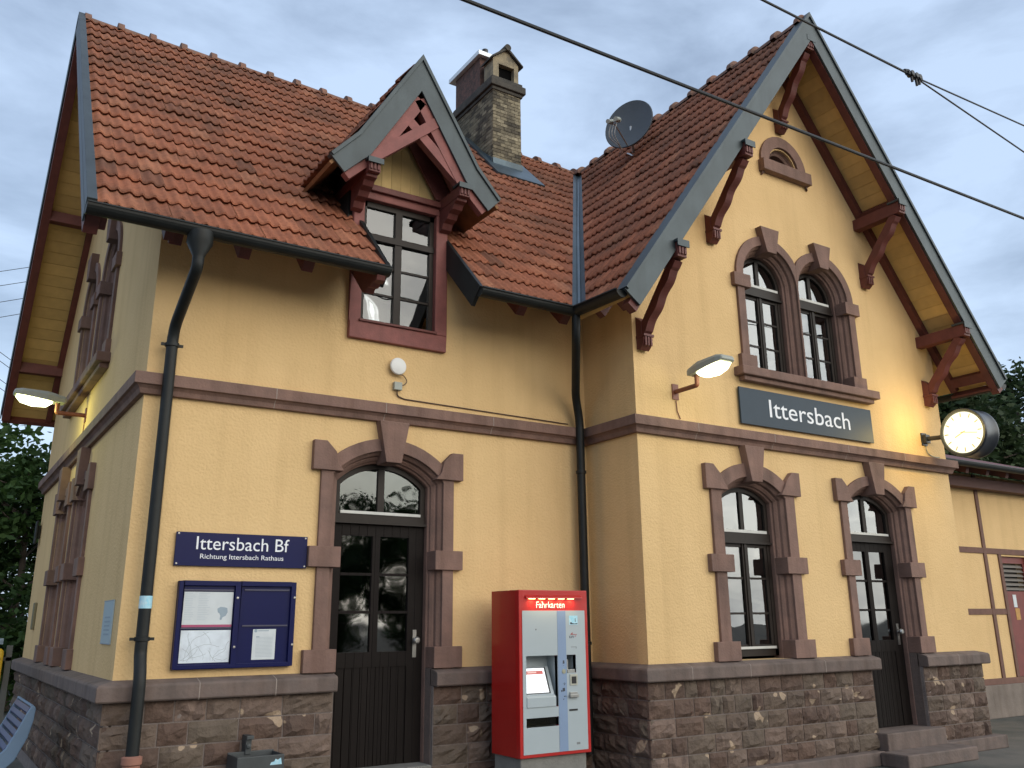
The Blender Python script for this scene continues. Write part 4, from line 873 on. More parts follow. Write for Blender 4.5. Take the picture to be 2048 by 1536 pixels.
# wall lamps
LENS = emis('lamp_lens', (1.0, 1.0, 0.62), 4.5); LENS2 = emis('greenish_lamp_lens', (1.0, 1.0, 0.55), 7.0)
def walllamp(F, u, z, arm, label, lens, up=0.13):
    """F(u,v,d): plate at (u,z), arm reaches out d=arm, then up, head carries on outward"""
    lp = thing('wall_lamp', label, 'lamp', F(u, z, 0), 'street lamps on the station walls')
    b = MB(); b.fbox(F, u - 0.045, u + 0.045, z - 0.09, z + 0.09, 0.0, 0.015); b.tube(smooth_path([F(u, z, 0.01), F(u, z, arm), F(u, z + up, arm)], 5, 0.02), 0.026, 12); b.tube([F(u, z - 0.10, 0.012), F(u + 0.01, z - 0.22, 0.012), F(u + 0.05, z - 0.31, 0.012)], 0.006, 6); b.build('arm', ARMR, lp, smooth=True)
    z0 = z + up; ti = 0.10; w = 0.115
    G = lambda a, h, s: F(u + s, z0 + h + a * ti, arm + a)           # a: outward, h: up, s: sideways
    b = MB(); sec = []
    for a, ww, h0, h1 in ((-0.09, 0.055, 0.01, 0.045), (-0.07, 0.075, -0.01, 0.07), (0.05, 0.10, -0.02, 0.085), (0.12, w, -0.02, 0.09), (0.40, w, -0.015, 0.07), (0.47, 0.10, -0.01, 0.05), (0.485, 0.09, 0.0, 0.03)):
        sec.append([G(a, h0, -ww), G(a, h0, ww), G(a, (h0 + h1) / 2 + 0.01, ww * 1.02), G(a, h1, ww * 0.8), G(a, h1, -ww * 0.8), G(a, (h0 + h1) / 2 + 0.01, -ww * 1.02)])
    b.loft(sec, True); b.add(sec[0], [tuple(range(6))]); b.add(sec[-1], [tuple(range(6))]); b.build('head', GREYP, lp, bevel=0.006)
    b = MB(); sec = []
    for a, ww, h0 in ((0.06, 0.07, -0.024), (0.12, 0.095, -0.075), (0.27, 0.108, -0.095), (0.40, 0.098, -0.075), (0.455, 0.08, -0.016)):
        sec.append([G(a, -0.016, -ww), G(a, h0, -ww * 0.75), G(a, h0 - 0.006, 0), G(a, h0, ww * 0.75), G(a, -0.016, ww)])
    b.loft(sec); b.build('lens', lens, lp, smooth=True)
    return lp
lpR = walllamp(FG, 5.47, 2.915, 0.36, 'lit grey lamp on a red-brown arm on the gable, left of the Ittersbach sign', LENS)
lpL = walllamp(FL, 3.72, 2.92, 0.33, 'lit grey lamp on a red-brown arm on the end wall, below its arched windows', LENS2)

def bulb(name, loc, e, col, r, parent):
    l = bpy.data.lights.new(name, 'POINT'); l.energy = e; l.color = col; l.shadow_soft_size = r; o = bpy.data.objects.new(name, l); COL.objects.link(o); o.parent = parent; o.location = Vector(loc) - wloc(parent)
# station clock
ck = thing('station_clock', 'lit round double-faced clock in a dark drum bracketed off the right edge of the gable', 'clock', (10.14, -1.60, 2.50))
cx, cy, cz = 10.0, -1.59, 2.805
b = MB(); b.lathe((cx, cy, cz), (1, 0, 0), [(0.275, 0.012), (0.285, -0.012), (0.315, -0.015), (0.325, 0.0), (0.325, 0.03), (0.315, 0.05), (0.315, 0.25), (0.325, 0.27), (0.325, 0.30), (0.315, 0.315), (0.285, 0.31), (0.275, 0.29)], 56); b.build('drum', pm('anthracite_drum', (0.022, 0.026, 0.035), 0.35, 0.1), ck, smooth=True)
FACE = emis('clock_face_light', (1.0, 0.93, 0.66), 1.7)
MB().lathe((cx, cy, cz), (1, 0, 0), [(0.0, 0.004), (0.276, 0.004)], 56).build('dial', FACE, ck)
MB().lathe((cx, cy, cz), (1, 0, 0), [(0.0, 0.30), (0.276, 0.30)], 56).build('dial', FACE, ck)
MARK = emis('backlit_mark', (0.95, 0.72, 0.28), 0.7)
b = MB()
for k in range(12):
    a = k * math.pi / 6; c_, s_ = math.cos(a), math.sin(a); r0, r1 = (0.205, 0.262)
    b.add([(cx - 0.001, cy + r * s_ + w * c_, cz + r * c_ - w * s_) for r, w in ((r0, -0.008), (r1, -0.008), (r1, 0.008), (r0, 0.008))], [(0, 1, 2, 3)])
mk = b.build('hour_marks', MARK, ck)
for nm, ang, ln2, w in (('hour_hand', math.radians(245), 0.13, 0.010), ('minute_hand', math.radians(100), 0.20, 0.008)):
    c_, s_ = math.cos(ang), -math.sin(ang)
    b = MB(); b.add([(cx - 0.003, cy + r * s_ + q * c_, cz + r * c_ - q * s_) for r, q in ((-0.035, -w), (ln2, -w * 0.7), (ln2, w * 0.7), (-0.035, w))], [(0, 1, 2, 3)]); b.build(nm, MARK, ck)
bulb('clock_light', (cx - 0.20, cy + 0.08, cz + 0.10), 22.0, (1.0, 0.74, 0.25), 0.10, ck)
b = MB(); b.box(10.09, 10.21, -P - 0.02, -P, cz - 0.09 + 0.03, cz + 0.09 + 0.03); b.box(10.10, 10.20, -P - 0.075, -P - 0.02, cz - 0.06 + 0.03, cz + 0.06 + 0.03); b.tube([(10.15, -P - 0.07, cz + 0.03), (10.15, cy + 0.30, cz + 0.01)], 0.032, 12); b.build('bracket', pm('anthracite_bracket', (0.022, 0.026, 0.035), 0.4, 0.1), ck, bevel=0.004)
MB().tube(smooth_path([(10.17, -P - 0.01, cz - 0.06), (10.18, -P - 0.012, cz - 0.16), (10.30, -P - 0.015, cz - 0.205), (10.45, -P - 0.02, cz - 0.20)], 5, 0.06), 0.006, 6).build('cable', GREYP, ck)

bulb('lamp_light', FG(5.47, 2.93, 0.66), 5.0, (1.0, 0.95, 0.55), 0.08, lpR); bulb('lamp_light', FL(3.72, 2.93, 0.60), 22.0, (0.92, 1.0, 0.30), 0.08, lpL)
# ------------------------------------------------------------------ satellite dish on the wing roof
sat = thing('satellite_dish', 'dark grey satellite dish on a short mast on the red tiled roof', 'satellite dish', (7.0, 1.36, 7.3))
DC = Vector((6.84, 1.13, 7.90)); dn = Vector((-0.897, -0.397, 0.18)).normalized()
DC = Vector((6.78, 1.12, 7.82))
ax = dn; h = Vector((0, 0, 1)); a_ = ax.cross(h).normalized(); b_ = a_.cross(ax).normalized()
b = MB(); rings = []
for rr_ in [i / 10 for i in range(11)]:
    rings.append([DC + a_ * 0.40 * rr_ * math.cos(2 * math.pi * k / 40) + b_ * 0.44 * rr_ * math.sin(2 * math.pi * k / 40) + ax * (0.075 * rr_ ** 2 - 0.06) for k in range(40)])
rings.append([DC + a_ * 0.41 * math.cos(2 * math.pi * k / 40) + b_ * 0.45 * math.sin(2 * math.pi * k / 40) + ax * 0.0 for k in range(40)])
b.loft(rings, True); o = b.build('reflector', DISHM, sat, smooth=True); md = o.modifiers.new('solid', 'SOLIDIFY'); md.thickness = 0.012
lnb = DC + ax * 0.46 - b_ * 0.30 + a_ * 0.0
b = MB(); b.tube([DC - b_ * 0.42 + ax * 0.0, lnb - b_ * 0.03], 0.012, 8); b.tube([lnb - a_ * 0.10, lnb + a_ * 0.10], 0.01, 8); b.build('feed_arm', STEEL, sat)
b = MB()
for s_ in (-0.055, 0.055):
    q = lnb + a_ * s_ + b_ * 0.02; d_ = (DC - q).normalized(); b.lathe(q, d_, [(0.0, -0.10), (0.034, -0.10), (0.034, 0.0), (0.042, 0.01), (0.042, 0.045), (0.0, 0.05)], 14)
b.build('receiver_heads', GREYP, sat, smooth=True)
b = MB(); foot = SW(1.37, (7.11 - XE) * KW, 0.05); b.tube(smooth_path([foot, Vector((DC.x + 0.10, DC.y + 0.10, foot.z + 0.22)), DC - ax * 0.06 + Vector((0, 0, -0.2)), DC - ax * 0.07], 5, 0.1), 0.024, 10); b.beam(SW(1.55, (7.11 - XE + 0.05) * KW, 0.07), SW(1.18, (7.11 - XE - 0.16) * KW, 0.07), 0.03, 0.012); b.build('mast', STEEL, sat)
b = MB()
for k in range(3): b.tube(smooth_path([lnb + a_ * (0.05 * k - 0.05), lnb - b_ * 0.25 + a_ * (0.05 * k), DC - b_ * 0.58 + ax * (0.22 - 0.06 * k), foot + Vector((-0.22, 0.1, -0.1))], 6, 0.15), 0.006, 6)
b.build('cables', pm('grey_cable', (0.35, 0.35, 0.34), 0.5, 0.1), sat)

# ------------------------------------------------------------------ ticket machine
TX0, TX1, TY, TYB = 3.40, 4.212, -0.80, -0.30; TZ0, TZ1 = -0.775, 0.72
tm = thing('ticket_machine', 'red and grey ticket machine lettered Fahrkarten in front of the corner drainpipe', 'ticket machine', (3.8, -0.55, GR))
FT = lambda u, v, d: Vector((TX0 + u, TY - d, v))
wT = TX1 - TX0
b = MB(); rc = (0.075, 0.437, -0.345, 0.115); rc2 = (0.545, 0.655, -0.05, 0.115); bx = (0.07, 0.437, -0.515, -0.435)
b.prism(FT, [rect(0, wT, TZ0, TZ1), rect(rc[0], rc[1], rc[2], rc[3]), rect(rc2[0], rc2[1], rc2[2], rc2[3]), rect(*bx)], -0.05, 0.0)
b.fbox(FT, 0.0, wT, TZ0, TZ1, -(TY - TYB) * -1 if False else -0.50, -0.20)
b.fbox(FT, 0.0, 0.03, TZ0, TZ1, -0.20, -0.05); b.fbox(FT, wT - 0.03, wT, TZ0, TZ1, -0.20, -0.05); b.fbox(FT, 0.03, wT - 0.03, TZ1 - 0.03, TZ1, -0.20, -0.05); b.fbox(FT, 0.03, wT - 0.03, TZ0, TZ0 + 0.03, -0.20, -0.05)
# small hood lip over the lettering
b.prism(lambda u, v, d: Vector((TX0 + d, TY - u, v)), [[(0, 0.655), (0.025, 0.640), (0.025, 0.650), (0, 0.675)]], 0.07, wT - 0.07)
b.build('cabinet', RED, tm, bevel=0.005)
pp = MB(); pp.prism(FT, [rect(0.036, wT - 0.036, -0.745, 0.528), rect(rc[0], rc[1], rc[2], rc[3]), rect(rc2[0], rc2[1], rc2[2], rc2[3]), rect(*bx)], 0.0, 0.004)
# recess linings
for q in (rc, rc2, bx):
    pp.fbox(FT, q[0], q[1], q[2], q[3], -0.18, -0.175); 
    for u0, u1, v0, v1 in ((q[0] - 0.004, q[0], q[2], q[3]), (q[1], q[1] + 0.004, q[2], q[3]), (q[0], q[1], q[3], q[3] + 0.004), (q[0], q[1], q[2] - 0.004, q[2])): pp.fbox(FT, u0, u1, v0, v1, -0.175, 0.002)
PN = pp.build('front_panel', PANEL, tm)
MB().fbox(FT, 0.440, 0.600 - 0.060 + 0.0, -0.744, 0.526, 0.004, 0.0065).build('blue_stripe', BLUEST, PN)
b = MB(); b.prism(lambda u, v, d: Vector((TX0 + d, TY - u, v)), [[(-0.17, -0.344), (0.012, -0.344), (0.012, -0.255), (-0.02, -0.235), (-0.12, 0.01), (-0.17, 0.01)]], rc[0] + 0.001, rc[1] - 0.03); b.build('console', PANEL, PN, bevel=0.004)
SN = (Vector((0, -0.245, 0)) + Vector((0, 0, 0.10))).normalized()
def scr(u, t, d):   # t up the tilted console face
    p = Vector((TX0 + u, TY + 0.02, -0.235)).lerp(Vector((TX0 + u, TY + 0.12, 0.01)), t); n = Vector((0, -0.245, 0.10)).normalized(); return p + n * d
MB().fbox(scr, rc[0] + 0.004, rc[0] + 0.292, 0.03, 0.97, 0.001, 0.006).build('screen_bezel', BLACK, PN)
sc = MB().fbox(scr, rc[0] + 0.008, rc[0] + 0.272, 0.06, 0.94, 0.0062, 0.0075).build('screen', emis('screen_white', (0.93, 0.97, 1.0), 1.5), PN)
MB().fbox(scr, rc[0] + 0.012, rc[0] + 0.250, 0.72, 0.84, 0.0078, 0.0085).build('screen_header', emis('screen_red', (0.75, 0.16, 0.14), 0.9), PN)
MB().fbox(scr, rc[0] + 0.075, rc[0] + 0.175, 0.76, 0.81, 0.0086, 0.009).build('screen_caption', emis('screen_pink', (0.95, 0.62, 0.55), 1.0), PN)
b = MB(); b.fbox(FT, bx[0] + 0.01, bx[1] - 0.01, bx[2] + 0.012, bx[3] - 0.004, -0.03, -0.022); b.build('ticket_tray_flap', glassmat('smoked_flap', (0.38, 0.36, 0.26), 1.5), PN)
b = MB(); b.fbox(FT, rc2[0] + 0.01, rc2[0] + 0.055, -0.045, 0.07, -0.12, -0.05); b.fbox(FT, rc2[0] + 0.005, rc2[1] - 0.015, -0.05, -0.02, -0.12, 0.005)
for i in range(4):
    for j in range(3): b.fbox(FT, rc2[0] + 0.014 + j * 0.013, rc2[0] + 0.023 + j * 0.013, -0.01 + i * 0.018, 0.002 + i * 0.018, -0.05, -0.046)
b.build('card_keypad', STEEL, PN, bevel=0.002)
b = MB(); b.fbox(FT, 0.575, 0.665, -0.165, -0.065, 0.004, 0.012); b.build('coin_plate', pm('steel_plate', (0.42, 0.42, 0.36), 0.4, 0.1, metal=0.4), PN, bevel=0.002)
b = MB(); b.fbox(FT, 0.592, 0.648, -0.150, -0.085, 0.0121, 0.0135); b.fbox(FT, 0.56, 0.66, -0.395, -0.378, 0.0045, 0.007); b.build('coin_slot', BLACK, PN)
b = MB(); b.fbox(FT, 0.56, 0.665, -0.275, -0.245, 0.004, 0.03); b.fbox(FT, 0.568, 0.657, -0.268, -0.225, 0.004, 0.018); b.build('note_slot', STEEL, PN, bevel=0.003)
b = MB(); b.prism(FT, [[(0.595, 0.305), (0.625, 0.325), (0.622, 0.307), (0.675, 0.305), (0.655, 0.280), (0.645, 0.280), (0.668, 0.300), (0.60, 0.300)]], 0.0041, 0.005); b.build('arrow_emblem', pm('emblem_red', (0.30, 0.05, 0.05), 0.5, 0.05), PN)
text('KVV', FT, 0.583, 0.640, 0.268, 0.292, 0.0045, 'emblem_lettering', INK, PN, 0.001)
b = MB(); b.fbox(FT, 0.583, 0.688, 0.395, 0.480, 0.0045, 0.0055); b.build('picture_sticker', STICK, PN)
b = MB(); b.prism(FT, [[(0.590, 0.412), (0.61, 0.420), (0.62, 0.410), (0.65, 0.405), (0.684, 0.41), (0.684, 0.40), (0.60, 0.399)]], 0.0056, 0.006); b.fbox(FT, 0.655, 0.662, 0.42, 0.455, 0.0056, 0.006); b.build('sticker_figure', INK, PN)
b = MB(); b.fbox(FT, 0.60, 0.668, 0.184, 0.189, 0.0042, 0.006); b.fbox(FT, 0.66, 0.664, 0.170, 0.184, 0.0042, 0.006); b.fbox(FT, 0.64, 0.68, -0.695, -0.675, 0.0042, 0.006); b.lathe(FT(0.19, 0.355, 0.004), (0, -1, 0), [(0.008, 0), (0.008, 0.002), (0, 0.003)], 10); b.build('small_marks', pm('grey_mark', (0.18, 0.19, 0.20), 0.5, 0.05), PN)
b = MB()
for u, v, w_, h_ in ((0.505, 0.050, 0.022, 0.034), (0.504, 0.018, 0.014, 0.006), (0.50, -0.20, 0.03, 0.035), (0.475, -0.21, 0.015, 0.02), (0.51, -0.26, 0.02, 0.012), (0.497, -0.285, 0.012, 0.014), (0.527, -0.262, 0.008, 0.010), (0.51, -0.148, 0.008, 0.03), (0.496, -0.146, 0.006, 0.012), (0.522, -0.146, 0.006, 0.012)):
    b.prism(FT, [[(u - w_ / 2, v - h_ / 2), (u + w_ / 2, v - h_ / 2 + 0.004), (u + w_ / 2 - 0.003, v + h_ / 2), (u - w_ / 2 + 0.002, v + h_ / 2 - 0.003)]], 0.0068, 0.0075)
b.build('pictograms', INK, PN)
MB().lathe(FT(0.505, -0.035, 0.0066), (0, -1, 0), [(0.022, 0), (0.022, 0.004), (0.0, 0.005)], 20).build('contactless_reader', pm('dull_yellow_grey', (0.30, 0.30, 0.22), 0.4, 0.1), PN)
text('Fahrkarten', FT, 0.20, 0.535, 0.552, 0.612, 0.0005, 'lettering', WHITE, tm, 0.002)
LED = emis('warm_led', (1.0, 0.55, 0.2), 14.0)
for i in range(5):
    u = 0.145 + i * 0.115
    b = MB(); b.fbox(FT, u - 0.032, u + 0.032, 0.636, 0.640, 0.003, 0.022); b.build('led', LED, tm)
    ld = bpy.data.lights.new('led_light', 'AREA'); ld.energy = 0.42; ld.size = 0.03; ld.color = (1.0, 0.72, 0.35); lo = bpy.data.objects.new('led_light', ld); COL.objects.link(lo); lo.location = FT(u, 0.632, 0.022); lo.parent = tm; lo.location = FT(u, 0.632, 0.022) - wloc(tm); lo.rotation_euler = (math.radians(-25), 0, 0)
MB().box(TX0 + 0.03, TX1 - 0.03, TY + 0.04, TYB, GR, TZ0).build('concrete_base', CONC, tm, bevel=0.01)

# ------------------------------------------------------------------ waste bin, mailbox, bench
wb = thing('waste_bin', 'dark grey litter bin hung on the sandstone plinth left of the main door', 'bin', (1.1, -0.3, -1.1))
BINM = pm('dark_grey_bin_paint', (0.045, 0.052, 0.055), 0.5, 0.2, 6)
b = MB(); b.prism(lambda u, v, d: Vector((u, d, v)), [rect(0.93, 1.32, -1.10, -0.605)], -0.42, -0.41); b.box(0.93, 0.945, -0.41, -0.13, -1.10, -0.605); b.box(1.305, 1.32, -0.41, -0.13, -1.10, -0.605); b.box(0.93, 1.32, -0.145, -0.13, -1.10, -0.595); b.box(0.945, 1.305, -0.41, -0.145, -1.10, -1.08); b.box(0.945, 1.305, -0.41, -0.145, -0.66, -0.65); b.build('bin_body', BINM, wb, bevel=0.008)
b = MB(); b.box(1.07, 1.12, -0.16, -0.04, -0.62, -0.47); b.box(1.065, 1.125, -0.20, -0.13, -0.50, -0.47); b.lathe((1.095, -0.165, -0.555), (0, -1, 0), [(0.02, 0), (0.02, 0.012), (0, 0.015)], 12); b.build('hanger', BINM, wb, bevel=0.004)
MB().prism(lambda u, v, d: Vector((u, d, v)), [[(1.20, -0.68), (1.30, -0.68), (1.29, -0.63), (1.265, -0.645), (1.245, -0.635), (1.235, -0.655), (1.21, -0.66)]], -0.4225, -0.421).build('torn_sticker', STICK, wb)
mb = thing('mailbox', 'yellow mailbox with a black post horn, at the far left edge beyond the bench', 'mailbox', (-0.72, 4.1, GR))
b = MB(); b.prism(lambda u, v, d: Vector((u, d, v)), [[(-0.98, -0.20), (-0.50, -0.20), (-0.50, 0.16), (-0.53, 0.19), (-0.95, 0.19), (-0.98, 0.16)]], 4.0, 4.28); b.build('box', YELLOW, mb, bevel=0.02)
b = MB(); c0 = Vector((-0.585, 3.995, 0.02))
b.tube([c0 + Vector((0.045 * math.cos(t), 0, 0.045 * math.sin(t))) for t in [i * math.pi / 10 for i in range(21)]], 0.008, 6); b.tube([c0 + Vector((-0.03, 0, 0.045)), c0 + Vector((0.05, 0, 0.06))], 0.008, 6, r2=0.02); b.build('post_horn', INK, mb)
b = MB(); b.box(-0.96, -0.52, 4.05, 4.2, 0.235, 0.30); b.build('info_panel', pm('pale_print', (0.25, 0.33, 0.40), 0.5, 0.5, 30), mb)
b = MB(); b.box(-0.47, -0.41, 4.10, 4.16, GR, 0.22); b.box(-0.50, -0.41, 4.1, 4.16, 0.05, 0.09); b.build('post', pm('grey_post', (0.10, 0.105, 0.10), 0.6, 0.15), mb)
bn = thing('bench', 'blue slatted metal bench with a pale blue curved end panel against the end wall', 'bench', (-0.8, 1.8, GR))
FBn = lambda u, v, d: Vector((u, d, v))
prof = [(-0.44, -0.245), (-0.47, -0.30), (-0.53, -0.44), (-0.60, -0.58), (-0.68, -0.66), (-0.80, -0.69), (-1.10, -0.69), (-1.16, -0.72), (-1.16, -0.76), (-1.05, -0.80), (-0.78, -0.80), (-0.62, -0.77), (-0.52, -0.68), (-0.44, -0.50), (-0.41, -0.36), (-0.405, -0.27), (-0.415, -0.245)]
for y0_ in (1.15, 2.42): b = MB(); b.prism(FBn, [prof], y0_, y0_ + 0.04); b.box(-0.85, -0.78, y0_ + 0.002, y0_ + 0.038, GR, -0.78); b.build('end_panel', BENCHL, bn, bevel=0.006)
ctr = [(-0.445, -0.25), (-0.475, -0.31), (-0.50, -0.37), (-0.525, -0.43), (-0.55, -0.49), (-0.58, -0.55), (-0.62, -0.605), (-0.67, -0.65), (-0.73, -0.675), (-0.80, -0.685), (-0.87, -0.69), (-0.94, -0.69), (-1.01, -0.69), (-1.08, -0.69)]
for i in range(len(ctr) - 1):
    p = Vector(ctr[i]); q = Vector(ctr[i + 1]); m_ = (p + q) / 2; t = (q - p).normalized() * 0.021
    b = MB(); b.prism(FBn, [[tuple(m_ - t + Vector((0, 0.004))), tuple(m_ + t + Vector((0, 0.004))), tuple(m_ + t + Vector((0.004, -0.012))), tuple(m_ - t + Vector((0.004, -0.012)))]], 1.19, 2.42); b.build('slat', BENCHD, bn)
b = MB(); b.tube([(-0.435, 1.17, -0.245), (-0.435, 2.44, -0.245)], 0.012, 8); b.build('top_rail', BENCHL, bn)

# ------------------------------------------------------------------ annex on the right
AX = thing('annex_building', 'low half-timbered annex with yellow infill to the right of the gable', 'building', (14, 1.0, GR))
AY = 1.0; FA = lambda u, v, d: Vector((u, AY - d, v))
b = MB(); b.prism(FA, [rect(X1 + 0.02, 19, -0.68, 2.95), rect(15.07, 15.95, -0.58, 1.50)], -0.2, 0.0); b.fbox(FA, 18.8, 19, -0.68, 2.95, -5, -0.2); b.build('infill', STUCCO, AX)
b = MB(); b.fbox(FA, X1 + 0.02, 19, 1.53, 1.63, 0, 0.02); b.fbox(FA, X1 + 0.02, 14.98, 0.475, 0.575, 0, 0.018); b.fbox(FA, 14.52, 14.62, -0.58, 2.95, 0, 0.022); b.fbox(FA, 14.98, 15.07, -0.58, 1.53, -0.05, 0.024); b.fbox(FA, 15.95, 16.05, -0.58, 1.53, -0.05, 0.024); b.fbox(FA, 16.05, 19, 0.475, 0.575, 0, 0.018); b.fbox(FA, X1 + 0.02, 19, -0.68, -0.58, -0.1, 0.03); b.fbox(FA, 12.7, 12.8, -0.58, 2.95, 0, 0.022)
b.build('timber_frame', pm('brown_timber_frame', (0.15, 0.075, 0.055), 0.8, 0.2, 6, 0.3, 40), AX, bevel=0.004)
b = MB(); b.fbox(FA, 15.07, 15.95, -0.58, 0.88, -0.08, -0.05); b.fbox(FA, 15.07, 15.13, 0.88, 1.50, -0.08, -0.05); b.fbox(FA, 15.87, 15.95, 0.88, 1.50, -0.08, -0.05); b.fbox(FA, 15.13, 15.87, 1.38, 1.50, -0.08, -0.05)
adr = b.build('door', pm('dull_red_door', (0.17, 0.032, 0.026), 0.6, 0.2), AX)
b = MB()
for i in range(6): z = 0.90 + i * 0.08; b.add([FA(15.13, z, -0.05), FA(15.87, z, -0.05), FA(15.87, z + 0.055, -0.10), FA(15.13, z + 0.055, -0.10)], [(0, 1, 2, 3)])
b.build('louvre', pm('grey_louvre', (0.17, 0.15, 0.13), 0.6, 0.1), adr)
MB().fbox(FA, 15.13, 15.87, 0.88, 1.38, -0.19, -0.18).build('louvre_void', BLACK, adr)
MB().fbox(FA, 15.36, 15.47, 0.60, 0.82, -0.049, -0.046).build('white_notice', PAPER2, adr); MB().fbox(FA, 15.38, 15.52, 0.38, 0.58, -0.049, -0.046).build('orange_notice', pm('orange_print', (0.45, 0.22, 0.03), 0.5, 0.25, 25), adr)
b = MB(); b.fbox(FA, X1, 19.1, GR, -0.68, -0.2, 0.10); b.build('concrete_foot', pm('pale_worn_concrete', (0.20, 0.165, 0.14), 0.9, 0.2, 4, 0.5, 40, grime=0.5), AX, bevel=0.01)
b = MB(); b.prism(lambda u, v, d: Vector((d, u, v)), [[(0.38, 2.98), (0.38, 2.93), (6.5, 4.9), (6.5, 5.0)]], X1 + 0.05, 20); arf = b.build('roof', WOOD, AX)
for x in [11 + 0.62 * i for i in range(14)]: MB().beam((x, 0.44, 2.88), (x, 1.2, 3.13), 0.09, 0.12).build('rafter_tail', pm('dark_rafter', (0.09, 0.035, 0.028), 0.7, 0.2) if x == 11 else bpy.data.materials['dark_rafter'], arf)
MB().box(X1 + 0.02, 19, 0.78, 0.98, 2.66, 2.84).build('wall_plate_beam', bpy.data.materials['dark_rafter'], arf)
gutter([(X1 + 0.05, 0.33, 2.97), (20, 0.33, 2.97)], arf, 0.07)

# ------------------------------------------------------------------ ground
def ground():
    m, t, bs = newmat('worn_asphalt'); co = N(t, 'ShaderNodeTexCoord')
    n = N(t, 'ShaderNodeTexNoise'); n.inputs['Scale'].default_value = 1.3; n.inputs['Detail'].default_value = 9; t.links.new(co.outputs['Object'], n.inputs[0])
    r = N(t, 'ShaderNodeValToRGB'); r.color_ramp.elements[0].position = 0.35; r.color_ramp.elements[0].color = (0.055, 0.062, 0.055, 1); r.color_ramp.elements[1].position = 0.65; r.color_ramp.elements[1].color = (0.13, 0.12, 0.105, 1)
    t.links.new(n.outputs[0], r.inputs[0]); t.links.new(r.outputs[0], bs.inputs['Base Color']); bs.inputs['Roughness'].default_value = 0.9
    n2 = N(t, 'ShaderNodeTexNoise'); n2.inputs['Scale'].default_value = 90; t.links.new(co.outputs['Object'], n2.inputs[0]); bu = N(t, 'ShaderNodeBump'); bu.inputs['Strength'].default_value = 0.6; bu.inputs['Distance'].default_value = 0.01; t.links.new(n2.outputs[0], bu.inputs['Height']); t.links.new(bu.outputs[0], bs.inputs['Normal'])
    return m
o = MB().box(-400, 400, -400, 400, GR - 0.5, GR).build('ground', ground()); struct(o)
o = MB().box(-30, 40, -3.6, -2.35, GR + 0.004, GR + 0.008).build('platform_paving', pm('pale_paving', (0.17, 0.17, 0.155), 0.85, 0.15, 3, 0.3, 30)); struct(o)

# ------------------------------------------------------------------ overhead wires
def wire(pts, r, label, cat='overhead wire', group='overhead line wires', name='overhead_wire', n=24, sag=0.0):
    a, c = Vector(pts[0]), Vector(pts[-1]); P_ = [a.lerp(c, i / n) + Vector((0, 0, -sag * 4 * (i / n) * (1 - i / n))) for i in range(n + 1)]
    o = MB().tube(P_, r, 8, False).build(name, WIRE, None, smooth=True, loc=P_[0]); tag(o, label, cat, group); return o
wire([(-14, -4.0, 3.946), (26, -4.0, 4.686)], 0.0135, 'thick black cable crossing in front of the roof and gable, lower of the two')
wire([(-12, -4.0, 5.36), (5.92, -4.0, 5.44)], 0.011, 'black cable running from the top edge to the clamp above the right gable')
wire([(5.92, -4.0, 5.44), (26, -4.0, 6.42)], 0.008, 'upper of the two thin wires fanning out right of the clamp')
wire([(5.92, -4.0, 5.44), (26, -4.0, 2.72)], 0.008, 'lower of the two thin wires fanning out right of the clamp')
b = MB(); c0 = Vector((5.92, -4.0, 5.44))
b.tube([c0 + Vector((-0.10, 0, 0.004)), c0 + Vector((0.12, 0, 0.0))], 0.024, 8)
for dx, dz in ((-0.04, -0.07), (0.03, -0.09), (0.08, -0.06)): b.tube([c0 + Vector((dx, 0, 0.03)), c0 + Vector((dx + 0.01, 0, dz))], 0.013, 8); b.lathe(c0 + Vector((dx, 0, 0.01)), (0, -1, 0), [(0, -0.03), (0.028, -0.03), (0.028, 0.03), (0, 0.03)], 6)
b.tube([c0 + Vector((-0.14, 0, 0.01)), c0 + Vector((-0.07, 0, 0.03))], 0.02, 6)
o = b.build('wire_clamp', WIRE, None, loc=c0); tag(o, 'knotted black clamp where the upper overhead wire splits in two', 'clamp')
for i, (z0, z1) in enumerate(((24.15, 24.95), (23.1, 23.85), (21.9, 22.6), (20.8, 21.45))):
    wire([(-40, 60, z0 - 16), (6, 60, z1 + 1.7)], 0.022, 'distant power line wire left of the roof, %s of the upper four' % ('topmost', 'second', 'third', 'lowest')[i], group='distant power line wires', name='power_line_wire')
for i, (z0, z1) in enumerate(((18.2, 16.9), (17.6, 16.35), (16.4, 15.2), (15.8, 14.7))):
    wire([(-8, 60, z0 + 6.0), (8, 60, z1 - 3.0)], 0.022, 'distant power line wire left of the roof, %s of the lower four' % ('topmost', 'second', 'third', 'lowest')[i], group='distant power line wires', name='power_line_wire')

# ------------------------------------------------------------------ trees
def leafmat(name, c1, c2):
    m, t, bs = newmat(name); at = N(t, 'ShaderNodeAttribute'); at.attribute_name = 'tint'; r = N(t, 'ShaderNodeValToRGB'); r.color_ramp.elements[0].color = (*c1, 1); r.color_ramp.elements[1].color = (*c2, 1)
    t.links.new(at.outputs['Fac'], r.inputs[0]); t.links.new(r.outputs[0], bs.inputs['Base Color']); bs.inputs['Roughness'].default_value = 0.7; bs.inputs['Specular IOR Level'].default_value = 0.25
    tr = N(t, 'ShaderNodeBsdfTranslucent'); t.links.new(r.outputs[0], tr.inputs[0]); mx = N(t, 'ShaderNodeMixShader'); mx.inputs[0].default_value = 0.3
    t.links.new(bs.outputs[0], mx.inputs[1]); t.links.new(tr.outputs[0], mx.inputs[2]); t.links.new(mx.outputs[0], t.nodes['Material Output'].inputs[0]); return m
